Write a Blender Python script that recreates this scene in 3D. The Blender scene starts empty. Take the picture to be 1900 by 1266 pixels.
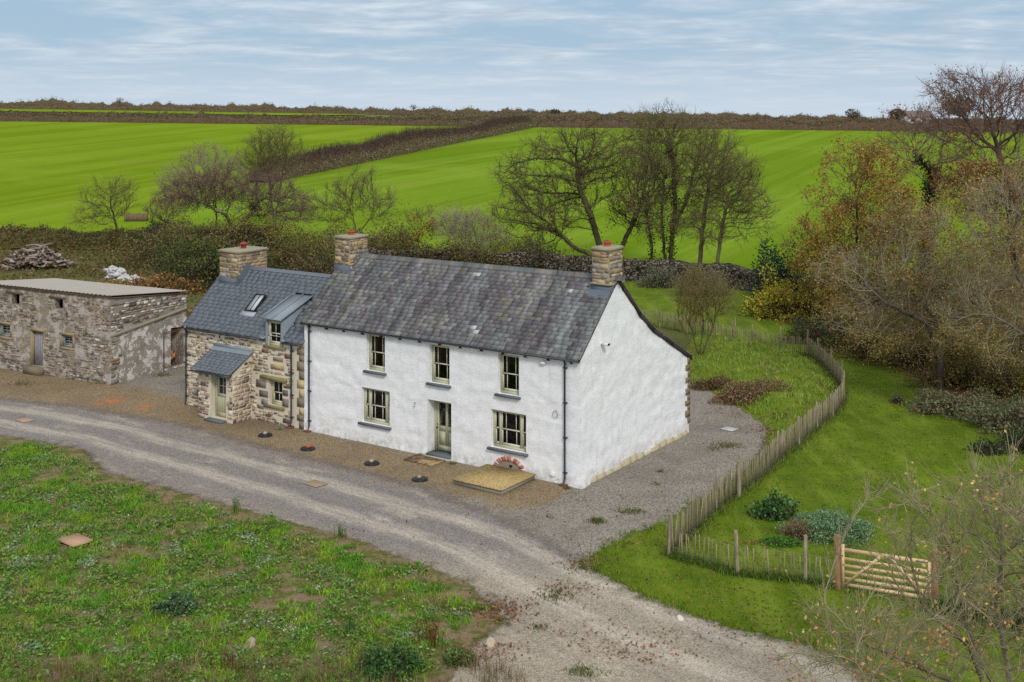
import bpy, math, random
import numpy as np
from mathutils import Matrix, Vector, noise as mn

random.seed(7); RNG = np.random.default_rng(7)
SC = bpy.context.scene; COL = SC.collection
F, H, HY = 2150.0, 13.3, 219.0          # focal length in photo pixels, eye height, horizon row (measuring aids)

# ------------------------------------------------------------------ terrain
def hgt(X, Y):
    X = np.clip(np.asarray(X, float), -600, 500); Y = np.asarray(Y, float)
    s = np.clip((Y-112)/288, 0, 1); s = (s*s/(s+.08))*1.08
    edge = 10.1-.011*X
    far = 16-.018*X
    t = np.clip((Y-400)/500, 0, 1)
    h = np.where(Y < 400, edge*s, edge+(far-edge)*t)
    return h-np.clip((Y-900)*.01, 0, 30)

def gp(x, y):
    """ground point seen at photo position x, y"""
    lo, hi = 15., 1500.
    f = lambda Y: HY+F*(H-float(hgt((x-950)/F*Y, Y)))/Y-y
    Ys = np.linspace(15, 900, 1800); Xs = (x-950)/F*Ys
    yy = HY+F*(H-hgt(Xs, Ys))/Ys
    i = int(np.argmax(yy <= y)) if (yy <= y).any() else len(Ys)-1
    Y = Ys[i]
    return ((x-950)/F*Y, Y)
def gps(*p): return [gp(*q) for q in p]
def px2(x, y, Y): return ((x-950)/F*Y, Y, H-(y-HY)*Y/F)

# ------------------------------------------------------------------ colour
def s1(c): c = c/255.; return c/12.92 if c <= .04045 else ((c+.055)/1.055)**2.4
def S(r, g, b, k=1.0): return (s1(r)*k, s1(g)*k, s1(b)*k)
def SA(lst): return np.array([S(*c) for c in lst])

# ------------------------------------------------------------------ mesh building
class Geo:
    def __init__(s): s.V = []; s.F = []; s.C = []; s.MI = []; s.mi = 0; s.n = 0
    def add(s, v, f, col=(1, 1, 1)):
        v = np.asarray(v, float).reshape(-1, 3)
        f = np.asarray(f, int)
        c = np.asarray(col, float)
        if c.ndim == 1: c = np.tile(c, (len(f), 1))
        s.V.append(v); s.F.append(f+s.n); s.C.append(c); s.MI.append(np.full(len(f), s.mi)); s.n += len(v); return s
    def box(s, p0, p1, col=(1, 1, 1), M=None):
        (x0, y0, z0), (x1, y1, z1) = p0, p1
        x0, x1 = sorted((x0, x1)); y0, y1 = sorted((y0, y1)); z0, z1 = sorted((z0, z1))
        v = np.array([(x, y, z) for z in (z0, z1) for y in (y0, y1) for x in (x0, x1)])
        if M is not None: v = np.array([M@Vector(p) for p in v])
        return s.add(v, [(0, 2, 3, 1), (4, 5, 7, 6), (0, 1, 5, 4), (2, 6, 7, 3), (0, 4, 6, 2), (1, 3, 7, 5)], col)
    def bar(s, a, b, w, h, col=(1, 1, 1), up=(0, 0, 1)):
        a, b = Vector(a), Vector(b); d = (b-a).normalized(); u = Vector(up)
        if abs(d.dot(u)) > .98: u = Vector((1, 0, 0))
        r = d.cross(u).normalized()*w/2; u = r.cross(d).normalized()*h/2
        v = [p+i*r+j*u for p in (a, b) for i, j in ((-1, -1), (1, -1), (1, 1), (-1, 1))]
        return s.add([tuple(p) for p in v], [(0, 3, 2, 1), (4, 5, 6, 7), (0, 1, 5, 4), (1, 2, 6, 5), (2, 3, 7, 6), (3, 0, 4, 7)], col)
    def tube(s, pts, rad, n=8, col=(1, 1, 1), cap=True):
        pts = [Vector(p) for p in pts]
        if not hasattr(rad, '__len__'): rad = [rad]*len(pts)
        rings = []
        for i, p in enumerate(pts):
            d = (pts[min(i+1, len(pts)-1)]-pts[max(i-1, 0)]).normalized()
            u = Vector((0, 0, 1)) if abs(d.z) < .9 else Vector((1, 0, 0))
            a = d.cross(u).normalized(); b = a.cross(d)
            rings.append([tuple(p+(a*math.cos(t)+b*math.sin(t))*rad[i]) for t in [2*math.pi*k/n for k in range(n)]])
        v = [q for r in rings for q in r]; m = len(rings)
        f = [(i*n+k, (i+1)*n+k, (i+1)*n+(k+1) % n, i*n+(k+1) % n) for i in range(m-1) for k in range(n)]
        s.add(v, f, col)
        if cap:
            for i in (0, m-1):
                c = len(v) if i == 0 else 0
                ring = rings[i]; ctr = tuple(pts[i])
                s.add(ring+[ctr], [(k, (k+1) % n, n) for k in range(n)], col)
        return s
    def build(s, name, mat, parent=None, smooth=False, uv=True):
        me = bpy.data.meshes.new(name)
        if s.V:
            v = np.concatenate(s.V)
            me.vertices.add(len(v)); me.vertices.foreach_set('co', v.ravel().astype(np.float32))
            tot = np.concatenate([np.full(len(f), f.shape[1]) for f in s.F])
            loops = np.concatenate([f.ravel() for f in s.F])
            st = np.concatenate(([0], np.cumsum(tot)[:-1]))
            me.loops.add(len(loops)); me.loops.foreach_set('vertex_index', loops.astype(np.int32))
            me.polygons.add(len(tot)); me.polygons.foreach_set('loop_start', st.astype(np.int32))
            me.polygons.foreach_set('loop_total', tot.astype(np.int32))
            me.update(calc_edges=True)
            c = np.repeat(np.concatenate(s.C), tot, axis=0)
            a = me.color_attributes.new('Col', 'FLOAT_COLOR', 'CORNER')
            a.data.foreach_set('color', np.concatenate([c, np.ones((len(c), 1))], 1).ravel().astype(np.float32))
            if uv:
                nr = np.zeros(len(tot)*3, np.float32); me.polygons.foreach_get('normal', nr); nr = nr.reshape(-1, 3)
                t = np.stack([-nr[:, 1], nr[:, 0], np.zeros(len(nr))], 1); L = np.linalg.norm(t, axis=1)
                flat = L < .05; t[flat] = (1, 0, 0); L[flat] = 1; t /= L[:, None]
                b = np.cross(nr, t)
                T = np.repeat(t, tot, 0); B = np.repeat(b, tot, 0); P = v[loops]
                uvs = np.stack([(P*T).sum(1), (P*B).sum(1)], 1)
                ul = me.uv_layers.new(name='UVMap'); ul.data.foreach_set('uv', uvs.ravel().astype(np.float32))
            if smooth: me.polygons.foreach_set('use_smooth', np.ones(len(tot), bool))
            if isinstance(mat, list): me.polygons.foreach_set('material_index', np.concatenate(s.MI).astype(np.int32))
            me.validate()
        for q_ in (mat if isinstance(mat, list) else [mat]): me.materials.append(q_)
        o = bpy.data.objects.new(name, me); COL.objects.link(o)
        if parent: o.parent = parent
        return o

def tag(o, label=None, cat=None, group=None, kind=None):
    if label: o['label'] = label
    if cat: o['category'] = cat
    if group: o['group'] = group
    if kind: o['kind'] = kind
    return o
def empty(name, loc, rz=0, label=None, cat=None, group=None):
    o = bpy.data.objects.new(name, None); COL.objects.link(o); o.location = loc; o.rotation_euler = (0, 0, rz)
    o.empty_display_size = .2
    return tag(o, label, cat, group)

def ellipsoid(g, c, r, seg=14, rings=8, col=(1, 1, 1), jit=0, half=False):
    c = np.array(c); r = np.array(r) if hasattr(r, '__len__') else np.array([r]*3)
    v = []; 
    for i in range(rings+1):
        th = math.pi*i/rings*(.5 if half else 1)
        for k in range(seg):
            ph = 2*math.pi*k/seg
            d = Vector((math.sin(th)*math.cos(ph), math.sin(th)*math.sin(ph), math.cos(th)))
            j = 1+jit*mn.noise(d*2+Vector(c)*3.1)*2
            v.append(c+np.array(d)*r*j)
    f = [(i*seg+k, (i+1)*seg+k, (i+1)*seg+(k+1) % seg, i*seg+(k+1) % seg) for i in range(rings) for k in range(seg)]
    g.add(v, f, col)

# ------------------------------------------------------------------ node materials
class M:
    def __init__(s, name, rough=.9, spec=.25):
        s.m = bpy.data.materials.new(name); s.m.use_nodes = True; s.nt = s.m.node_tree
        s.b = s.nt.nodes['Principled BSDF']; s.out = s.nt.nodes['Material Output']
        s.b.inputs['Roughness'].default_value = rough; s.b.inputs['Specular IOR Level'].default_value = spec
    def node(s, t, **k):
        n = s.nt.nodes.new(t)
        for a, b in k.items(): setattr(n, a, b)
        return n
    def set(s, sock, v):
        if hasattr(v, 'is_linked') or isinstance(v, bpy.types.NodeSocket): s.nt.links.new(v, sock)
        elif hasattr(v, '__len__') and len(v) == 3 and sock.type == 'RGBA': sock.default_value = (*v, 1)
        else: sock.default_value = v
    def pos(s): return s.node('ShaderNodeNewGeometry').outputs['Position']
    def obj(s): return s.node('ShaderNodeTexCoord').outputs['Object']
    def uv(s): return s.node('ShaderNodeTexCoord').outputs['UV']
    def attr(s, name, out='Color'): return s.node('ShaderNodeAttribute', attribute_name=name).outputs[out]
    def map(s, v, scale=(1, 1, 1), loc=(0, 0, 0), rot=(0, 0, 0)):
        n = s.node('ShaderNodeMapping'); s.set(n.inputs['Vector'], v)
        n.inputs['Scale'].default_value = scale; n.inputs['Location'].default_value = loc; n.inputs['Rotation'].default_value = rot
        return n.outputs[0]
    def noise(s, v, sc=1, det=4, rough=.6, dist=0):
        n = s.node('ShaderNodeTexNoise'); s.set(n.inputs['Vector'], v); n.inputs['Scale'].default_value = sc
        n.inputs['Detail'].default_value = det; n.inputs['Roughness'].default_value = rough; n.inputs['Distortion'].default_value = dist
        return n.outputs['Fac']
    def noisec(s, v, sc=1, det=3):
        n = s.node('ShaderNodeTexNoise'); s.set(n.inputs['Vector'], v); n.inputs['Scale'].default_value = sc; n.inputs['Detail'].default_value = det
        return n.outputs['Color']
    def vor(s, v, sc=1, feature='F1', out='Distance', rand=1):
        n = s.node('ShaderNodeTexVoronoi', feature=feature); s.set(n.inputs['Vector'], v); n.inputs['Scale'].default_value = sc
        n.inputs['Randomness'].default_value = rand
        return n.outputs[out]
    def ramp(s, f, *st, ease='LINEAR'):
        n = s.node('ShaderNodeValToRGB'); s.set(n.inputs[0], f); cr = n.color_ramp; cr.interpolation = ease
        while len(cr.elements) < len(st): cr.elements.new(.5)
        for e, (p, c) in zip(cr.elements, st):
            e.position = p; e.color = (*c, 1) if hasattr(c, '__len__') else (c, c, c, 1)
        return n.outputs[0]
    def mix(s, f, a, b, mode='MIX'):
        if mode == 'OVERLAY':            # brighten / darken a by the grey value b without shifting its hue
            k = s.math('MULTIPLY_ADD', s.math('MULTIPLY_ADD', s.sep(b)[0], 2., -1.), f, 1.)
            n = s.node('ShaderNodeVectorMath', operation='SCALE'); s.set(n.inputs[0], a); s.set(n.inputs['Scale'], k); return n.outputs[0]
        n = s.node('ShaderNodeMix', data_type='RGBA', blend_type=mode)
        s.set(n.inputs[0], f); s.set(n.inputs[6], a); s.set(n.inputs[7], b); return n.outputs[2]
    def math(s, op, a, b=0, c=0, clamp=False):
        n = s.node('ShaderNodeMath', operation=op, use_clamp=clamp); s.set(n.inputs[0], a); s.set(n.inputs[1], b); s.set(n.inputs[2], c); return n.outputs[0]
    def vadd(s, a, b, k=1):
        n = s.node('ShaderNodeVectorMath', operation='MULTIPLY_ADD'); s.set(n.inputs[0], b); n.inputs[1].default_value = (k, k, k); s.set(n.inputs[2], a); return n.outputs[0]
    def sep(s, v):
        n = s.node('ShaderNodeSeparateXYZ'); s.set(n.inputs[0], v); return n.outputs
    def ss(s, f, a, b):
        n = s.node('ShaderNodeMapRange', interpolation_type='SMOOTHSTEP'); s.set(n.inputs[0], f)
        n.inputs[1].default_value = a; n.inputs[2].default_value = b; return n.outputs[0]
    def bump(s, h, st=.5, d=.05):
        n = s.node('ShaderNodeBump'); s.set(n.inputs['Height'], h); n.inputs['Strength'].default_value = st; n.inputs['Distance'].default_value = d
        s.nt.links.new(n.outputs[0], s.b.inputs['Normal'])
    def color(s, c): s.set(s.b.inputs['Base Color'], c); return s
    def alpha(s, f): s.set(s.b.inputs['Alpha'], f); return s
    def trans(s, c, f=.35):
        """leaf-like: part diffuse, part translucent"""
        t = s.node('ShaderNodeBsdfTranslucent'); s.set(t.inputs[0], c)
        mx = s.node('ShaderNodeMixShader'); mx.inputs[0].default_value = f
        s.nt.links.new(s.b.outputs[0], mx.inputs[1]); s.nt.links.new(t.outputs[0], mx.inputs[2]); s.nt.links.new(mx.outputs[0], s.out.inputs[0])
        return s

def plain(name, c, rough=.7, var=.12, sc=6, spec=.25, metal=0, uvstretch=None):
    m = M(name, rough, spec); n = m.noise(m.map(m.obj(), uvstretch or (1, 1, 1)), sc, 5, .65)
    m.color(m.mix(n, tuple(x*(1-var) for x in c), tuple(min(1, x*(1+var)) for x in c)))
    m.b.inputs['Metallic'].default_value = metal
    m.bump(n, .15, .01); return m.m

def mat_leaf(name='leaf', f=.3, rough=.6):
    m = M(name, rough, .3); c = m.attr('Col'); m.color(c); m.trans(c, f); return m.m
def mat_bark(name, a, b, sc=4):
    m = M(name, .95, .1); n = m.noise(m.map(m.pos(), (1, 1, .35)), sc, 6, .7)
    n2 = m.noise(m.pos(), .6, 3)
    m.color(m.mix(m.ss(n2, .4, .65), m.mix(n, a, b), tuple(x*.7 for x in a))); m.bump(n, .6, .03); return m.m

def mat_white():
    m = M('limewash', .85, .2); p = m.obj()
    n = m.noise(p, 3.2, 6, .6); n2 = m.noise(m.map(p, (.6, .6, 1.6)), 7, 5, .6, .6); st = m.noise(m.map(p, (3, 3, .25)), 1.4, 5, .7)
    z = m.sep(p)[2]
    c = m.mix(m.ss(n, .25, .7), S(229, 229, 230), S(242, 242, 242))
    c = m.mix(m.math('MULTIPLY', m.ss(st, .56, .76), .5), c, S(198, 195, 186))
    low = m.math('MULTIPLY', m.ss(z, .7, .0), m.ss(m.noise(p, 4, 5, .75), .36, .7))
    c = m.mix(m.math('MULTIPLY', low, .7), c, S(160, 150, 124))
    m.color(c)
    h = m.math('ADD', m.math('MULTIPLY', n2, .7), m.math('MULTIPLY', m.vor(m.vadd(m.map(p, (1, 1, 1.9)), m.noisec(p, 2.5), .35), 2.6, 'SMOOTH_F1'), -.5))
    m.bump(h, .34, .06); return m.m

def mat_rubble(name, cols, mort, sc=(2.6, 4.6), patch=None, mort_w=.09, bumpd=.05, lime=0, moss=0):
    """random rubble masonry laid in the wall's own u-v plane"""
    m = M(name, .95, .15); uv = m.uv()
    uvd = m.vadd(uv, m.noisec(uv, 2.2, 3), .22)
    w1 = m.map(uvd, (sc[0], sc[1], 1)); 
    d = m.vor(w1, 1, 'DISTANCE_TO_EDGE', 'Distance', .85); cc = m.vor(w1, 1, 'F1', 'Color', .85)
    sx = m.sep(cc)
    k = len(cols); st = [(i/k, c) for i, c in enumerate(cols)]
    base = m.ramp(sx[0], *st, ease='CONSTANT')
    g = m.noise(uv, 14, 5, .7)
    base = m.mix(.55, base, m.mix(g, (.05, .05, .05), (.95, .95, .95)), 'OVERLAY')
    base = m.mix(m.math('MULTIPLY', sx[1], .35), base, (.3, .27, .22))
    e = m.math('SUBTRACT', d, m.math('MULTIPLY', m.math('SUBTRACT', m.noise(uv, 9, 3), .5), .12))
    mask = m.ss(e, mort_w*.3, mort_w)
    mo = m.mix(m.noise(uv, 6, 4), tuple(x*.75 for x in mort), mort)
    c = m.mix(mask, mo, base)
    if patch:
        f = m.ss(m.noise(m.vadd(uv, m.noisec(uv, 1), .5), patch[1], 5, .65), patch[2], patch[2]+.1)
        c = m.mix(f, c, m.mix(g, tuple(x*.8 for x in patch[0]), patch[0])); mask = m.math('MULTIPLY', mask, m.math('SUBTRACT', 1, m.math('MULTIPLY', f, .8)))
    if lime:
        f2 = m.ss(m.noise(m.vadd(uv, m.noisec(uv, 3), .3), 2.3, 6, .75), .485, .54)
        f2 = m.math('MULTIPLY', f2, m.ss(m.sep(uv)[1], 3.0, 2.3)) if lime == 2 else m.math('MULTIPLY', f2, .5)
        c = m.mix(f2, c, S(205, 200, 195))
    if moss:
        c = m.mix(m.math('MULTIPLY', m.ss(m.noise(uv, 1.7, 5, .7), .56, .68), moss), c, S(105, 105, 55))
    m.color(c); m.bump(m.math('ADD', m.math('MULTIPLY', mask, .8), m.math('MULTIPLY', g, .35)), .8, bumpd)
    return m.m

def mat_slate(name, rough=.55, streak=0):
    m = M(name, rough, .2); c = m.attr('Col'); p = m.uv()
    n = m.noise(m.map(p, (6, 1.6, 1)), 2.5, 6, .7); n2 = m.noise(m.map(p, (1, 1, 1)), 22, 4, .7)
    c = m.mix(.5 if streak else .2, c, m.mix(n, (.2, .2, .2), (.8, .8, .8)), 'OVERLAY'); c = m.mix(.35 if streak else .18, c, m.mix(n2, (.25, .25, .25), (.78, .78, .78)), 'OVERLAY')
    if streak:
        o = m.obj(); c = m.mix(streak, c, m.mix(m.ss(m.noise(m.map(o, (1.5, .1, .1)), 1.6, 6, .68), .3, .7), (.22, .22, .22), (.72, .72, .72)), 'OVERLAY'); c = m.mix(m.math('MULTIPLY', m.ss(m.noise(m.map(o, (.5, .3, .3), (4, 0, 0)), 1.1, 6, .7), .5, .66), .4), c, S(92, 84, 90)); c = m.mix(m.math('MULTIPLY', m.ss(m.noise(o, 3.5, 6, .8), .58, .68), .4), c, S(138, 140, 128))
    m.color(c); m.bump(n2, .25, .01); return m.m

def mat_glass():
    m = M('window_glass'); nt = m.nt; tr = m.node('ShaderNodeBsdfTransparent'); tr.inputs[0].default_value = (.75, .8, .8, 1)
    gl = m.node('ShaderNodeBsdfGlossy'); gl.inputs['Roughness'].default_value = .03
    fr = m.node('ShaderNodeFresnel'); fr.inputs[0].default_value = 1.5; mx = m.node('ShaderNodeMixShader')
    nt.links.new(fr.outputs[0], mx.inputs[0]); nt.links.new(tr.outputs[0], mx.inputs[1]); nt.links.new(gl.outputs[0], mx.inputs[2]); nt.links.new(mx.outputs[0], m.out.inputs[0])
    return m.m

def edge_alpha(m, p, amp=.5, sc=2.5, w=.12):
    e = m.attr('edge', 'Fac'); n = m.math('SUBTRACT', m.noise(p, sc, 6, .72), .5)
    m.alpha(m.ss(m.math('ADD', e, m.math('MULTIPLY', n, amp*2)), -w, w))

def mat_ground():
    m = M('rough_ground', 1, .1); p = m.pos()
    a = m.mix(m.noise(p, .35, 6, .7), S(92, 88, 52), S(78, 98, 38)); a = m.mix(m.ss(m.noise(p, 1.1, 6, .7), .5, .62), a, S(104, 88, 66))
    y = m.sep(p)[1]
    farc = m.mix(m.noise(m.map(p, (.01, .03, 0)), 1, 6, .7), S(96, 108, 48), S(110, 108, 66))
    m.color(m.mix(m.ss(y, 380, 420), a, farc)); m.bump(m.noise(p, 5, 6, .7), .7, .1); return m.m
def mat_weedground():
    m = M('weedy_soil', 1, .1); p = m.pos()
    soil = m.mix(m.noise(p, 9, 6, .75), S(104, 88, 68), S(166, 142, 114)); gr = m.mix(m.noise(p, 7, 6, .8), S(62, 76, 30), S(122, 124, 62))
    m.color(m.mix(m.ss(m.noise(p, 1.6, 7, .75), .44, .56), gr, soil)); m.bump(m.noise(p, 14, 6, .8), .9, .06)
    edge_alpha(m, p, .55, 2.2); return m.m
def mat_gravel():
    m = M('gravel', .95, .15); p = m.pos()
    fine = m.vor(p, 26, 'F1', 'Color'); fx = m.sep(fine); n = m.noise(p, 11, 5, .8)
    grey = m.mix(fx[0], S(101, 95, 86), S(166, 158, 146)); brown = m.mix(fx[0], S(106, 90, 68), S(164, 144, 114))
    f = m.math('ADD', m.attr('mixf', 'Fac'), m.math('MULTIPLY', m.math('SUBTRACT', m.noise(p, .8, 5, .7), .5), .9))
    c = m.mix(m.ss(f, .3, .75), grey, brown)
    c = m.mix(m.math('MULTIPLY', m.ss(m.noise(p, .45, 5, .65), .42, .7), .35), c, S(92, 84, 74))
    c = m.mix(.75, c, m.mix(n, (.22, .22, .22), (.8, .8, .8)), 'OVERLAY')
    orange = m.math('MULTIPLY', m.attr('orange', 'Fac'), m.ss(m.noise(p, 3, 5, .7), .42, .62)); c = m.mix(orange, c, S(196, 120, 66))
    gr = m.ss(m.noise(m.vadd(p, m.noisec(p, 2), .3), .9, 7, .78), .665, .70); c = m.mix(m.math('MULTIPLY', gr, .8), c, S(88, 98, 48))
    m.color(c); m.bump(m.math('ADD', m.vor(p, 26), n), .7, .03); edge_alpha(m, p, .45, 2.5); return m.m
def mat_track():
    m = M('track_stone', .95, .15); p = m.pos(); uv = m.attr('trk', 'Vector'); x, y, _ = m.sep(uv)
    wob = m.math('MULTIPLY', m.math('SUBTRACT', m.noise(m.map(uv, (.2, .25, 1)), 1, 3), .5), .9)
    xx = m.math('ABSOLUTE', m.math('ADD', x, wob)); rut = m.math('SUBTRACT', 1, m.ss(m.math('ABSOLUTE', m.math('SUBTRACT', xx, .95)), .12, .62))
    st = m.noise(m.map(uv, (3.2, .35, 1)), 1.3, 6, .75); rut = m.math('MULTIPLY', rut, m.ss(st, .22, .6))
    fine = m.sep(m.vor(p, 30, 'F1', 'Color'))[0]; n = m.noise(p, 12, 5, .8)
    mid = m.mix(fine, S(102, 96, 92), S(154, 147, 140)); pale = m.mix(fine, S(168, 157, 140), S(214, 203, 185))
    sand = m.mix(fine, S(132, 121, 103), S(184, 173, 152))
    e = m.ss(m.math('ADD', xx, m.math('MULTIPLY', n, .6)), 1.9, 2.6); streak = m.noise(m.map(uv, (5.5, .22, 1), (2, 7, 0)), 1.2, 6, .75); c = m.mix(m.math('MULTIPLY', rut, .72), mid, pale); c = m.mix(m.math('MULTIPLY', m.ss(streak, .35, .75), .55), c, m.mix(fine, S(96, 92, 92), S(136, 131, 128)))
    dkb = m.math('MULTIPLY', m.ss(x, -1.7, -2.5), m.ss(m.noise(m.map(uv, (1, .4, 1)), 1.6, 6, .75), .36, .6)); c = m.mix(m.math('MULTIPLY', dkb, .7), c, m.mix(fine, S(88, 84, 84), S(128, 122, 118)))
    c = m.mix(m.math('MULTIPLY', e, .45), c, m.mix(fine, S(110, 100, 90), S(165, 150, 135)))
    c = m.mix(m.attr('sand', 'Fac'), c, m.mix(m.math('MULTIPLY', rut, .7), sand, pale))
    blot = m.ss(m.noise(m.map(uv, (.8, .3, 1)), 1.1, 6, .7), .52, .72); c = m.mix(m.math('MULTIPLY', blot, .6), c, m.mix(fine, S(168, 157, 138), S(212, 201, 182)))
    dk = m.ss(m.noise(m.map(uv, (1.1, .22, 1), (5, 9, 0)), 1.0, 6, .7), .52, .7); c = m.mix(m.math('MULTIPLY', dk, .4), c, S(98, 94, 96))
    c = m.mix(.7, c, m.mix(n, (.24, .24, .24), (.78, .78, .78)), 'OVERLAY')
    m.color(c); m.bump(m.math('ADD', m.math('MULTIPLY', rut, -.8), n), .6, .04); edge_alpha(m, p, 1.0, 1.6, .45); return m.m
def mat_lawn():
    m = M('lawn_grass', .95, .15); p = m.pos()
    mow = m.noise(m.map(p, (.9, .14, 1), rot=(0, 0, -.25)), 1.2, 5, .6)
    c = m.mix(m.ss(m.noise(p, .5, 6, .65), .3, .7), S(76, 98, 12), S(104, 124, 22)); c = m.mix(m.math('MULTIPLY', m.ss(mow, .42, .7), .7), c, S(124, 140, 44)); c = m.mix(m.math('MULTIPLY', m.ss(m.noise(p, .22, 4, .6), .45, .7), .5), c, S(84, 104, 22))
    c = m.mix(m.ss(m.noise(p, 1.8, 6, .75), .58, .72), c, S(62, 84, 12)); c = m.mix(.75, c, m.mix(m.noise(p, 18, 5, .8), (.2, .2, .2), (.82, .82, .82)), 'OVERLAY')
    l = m.attr('litter', 'Fac'); lf = m.ss(m.math('ADD', l, m.math('MULTIPLY', m.math('SUBTRACT', m.noise(p, 2.2, 6, .75), .5), 1.6)), .35, .7)
    c = m.mix(lf, c, m.mix(m.noise(p, 12, 4, .8), S(66, 54, 38), S(146, 108, 78)))
    m.color(c); m.bump(m.noise(p, 16, 6, .8), .8, .06); edge_alpha(m, p, .5, 2.4); return m.m
def mat_field(name, a, b, c3, rot=.227):
    m = M(name, 1, 0.); p = m.pos(); r = m.map(p, (1, 1, 0), rot=(0, 0, rot))   # stripes run up the field along the hedge
    wv = m.noise(m.map(r, (.13, .0022, 0)), 1, 3, .5); fine = m.noise(m.map(r, (.55, .004, 0)), 1, 3, .6)
    c = m.mix(m.math('MULTIPLY', m.ss(wv, .38, .62), .75), a, b); c = m.mix(m.math('MULTIPLY', m.ss(fine, .45, .7), .45), c, c3)
    c = m.mix(m.ss(m.noise(p, .03, 5, .7), .45, .7), c, m.mix(.5, c, c3)); c = m.mix(m.math('MULTIPLY', m.ss(m.noise(m.map(p, (.02, .035, 0)), 1, 6, .7), .56, .68), .4), c, S(128, 132, 60)); c = m.mix(.7, c, m.mix(m.noise(p, 1.3, 8, .85), (.25, .25, .25), (.76, .76, .76)), 'OVERLAY')
    m.color(c); edge_alpha(m, p, .8, 1.2, .2); return m.m

def mat_wood(name, a, b, rough=.8, ax=2):
    m = M(name, rough, .2); sc = [9, 9, 9]; sc[ax] = .9
    n = m.noise(m.map(m.obj(), tuple(sc)), 2, 6, .7); c = m.mix(m.ss(n, .3, .7), a, b)
    m.color(m.mix(.5, c, m.attr('Col'), 'MULTIPLY')); m.bump(n, .4, .01); return m.m

MT = {}
MT['leaf'] = mat_leaf()
MT['white'] = mat_white()
MT['slate'] = mat_slate('old_slate', .7, .8); MT['newslate'] = mat_slate('new_slate', .45)
MT['cott'] = mat_rubble('cottage_rubble', [S(150, 128, 104), S(116, 100, 86), S(178, 160, 134), S(98, 90, 86), S(160, 124, 94), S(136, 122, 108), S(190, 176, 150), S(126, 112, 104)], S(204, 190, 168), (3.2, 7.4), mort_w=.2, bumpd=.04)
MT['chim'] = mat_rubble('chimney_stone', [S(150, 128, 92), S(120, 104, 84), S(172, 154, 122), S(104, 92, 78), S(160, 132, 100), S(132, 122, 108), S(150, 146, 140)], S(178, 166, 142), (2.1, 3.6), mort_w=.1, lime=1, moss=.35)
MT['barnf'] = mat_rubble('barn_rubble', [S(134, 118, 98), S(112, 98, 86), S(148, 130, 108), S(90, 80, 74), S(150, 120, 92), S(124, 112, 100), S(166, 150, 130)], S(156, 142, 120), (2.8, 4.6), patch=(S(152, 139, 122), .55, .42), mort_w=.12, lime=1)
MT['barnr'] = mat_rubble('barn_render', [S(134, 122, 104), S(112, 100, 88), S(148, 134, 112), S(96, 88, 82)], S(156, 144, 126), (2.8, 4.2), patch=(S(152, 144, 132), .7, .30), mort_w=.12, lime=2)
MT['dry'] = mat_rubble('drystone', [S(98, 88, 76), S(76, 68, 58), S(118, 106, 92), S(62, 58, 52), S(110, 92, 72)], S(30, 28, 22), (2.6, 4.6), mort_w=.14, bumpd=.12, moss=.6)
MT['sage'] = plain('sage_paint', S(184, 182, 152), .45, .05, 3)
MT['bars'] = plain('cream_glazing_bar', S(214, 212, 190), .45, .04, 3)
MT['sill'] = plain('dark_slate_sill', S(98, 104, 110), .6, .1, 5)
MT['iron'] = plain('blue_black_iron', S(40, 50, 62), .4, .12, 5, .5)
MT['lead'] = plain('lead_sheet', S(136, 146, 154), .6, .2, 3, .3)
MT['leadd'] = plain('dark_lead', S(98, 106, 116), .6, .3, 4, .3)
MT['glass'] = mat_glass()
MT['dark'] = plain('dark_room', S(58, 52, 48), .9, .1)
MT['curtain'] = plain('brown_curtain', S(128, 92, 66), .9, .25, 9)
MT['terra'] = plain('terracotta', S(186, 92, 68), .8, .15, 7)
MT['capst'] = plain('cap_stone', S(150, 142, 120), .95, .3, 7)
MT['step'] = plain('pale_step_stone', S(176, 172, 158), .9, .15, 5)
MT['whitep'] = plain('white_plastic', S(228, 228, 226), .4, .03)
MT['black'] = plain('black_plastic', S(34, 36, 40), .45, .15)
MT['gal'] = plain('galvanised', S(150, 152, 152), .4, .15, 8, .5, .6)
MT['rust'] = plain('rusty_iron', S(104, 70, 56), .8, .3, 12)

LEAF = MT['leaf']

# ------------------------------------------------------------------ leaf quads, blades, twigs (numpy)
def leaf_quads(g, ctr, size, cols, up=0., asp=.6, sj=.5):
    n = len(ctr)
    if n == 0: return
    nv = RNG.normal(size=(n, 3)); nv[:, 2] += up*3; nv /= np.linalg.norm(nv, axis=1)[:, None]
    a = np.cross(nv, RNG.normal(size=(n, 3))); a /= np.linalg.norm(a, axis=1)[:, None]; b = np.cross(nv, a)
    s = (np.asarray(size)*(1-sj/2+sj*RNG.random(n)))[:, None]*.5
    v = np.stack([ctr-a*s, ctr-b*s*asp, ctr+a*s, ctr+b*s*asp], 1).reshape(-1, 3)
    f = np.arange(n*4).reshape(n, 4)
    g.add(v, f, cols)
def pick(cols, n, jit=.18):
    c = SA(cols)[RNG.integers(0, len(cols), n)]
    return np.clip(c*(1+jit*RNG.normal(size=(n, 1)))*(1+.05*RNG.normal(size=(n, 3))), .002, 1)
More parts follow.
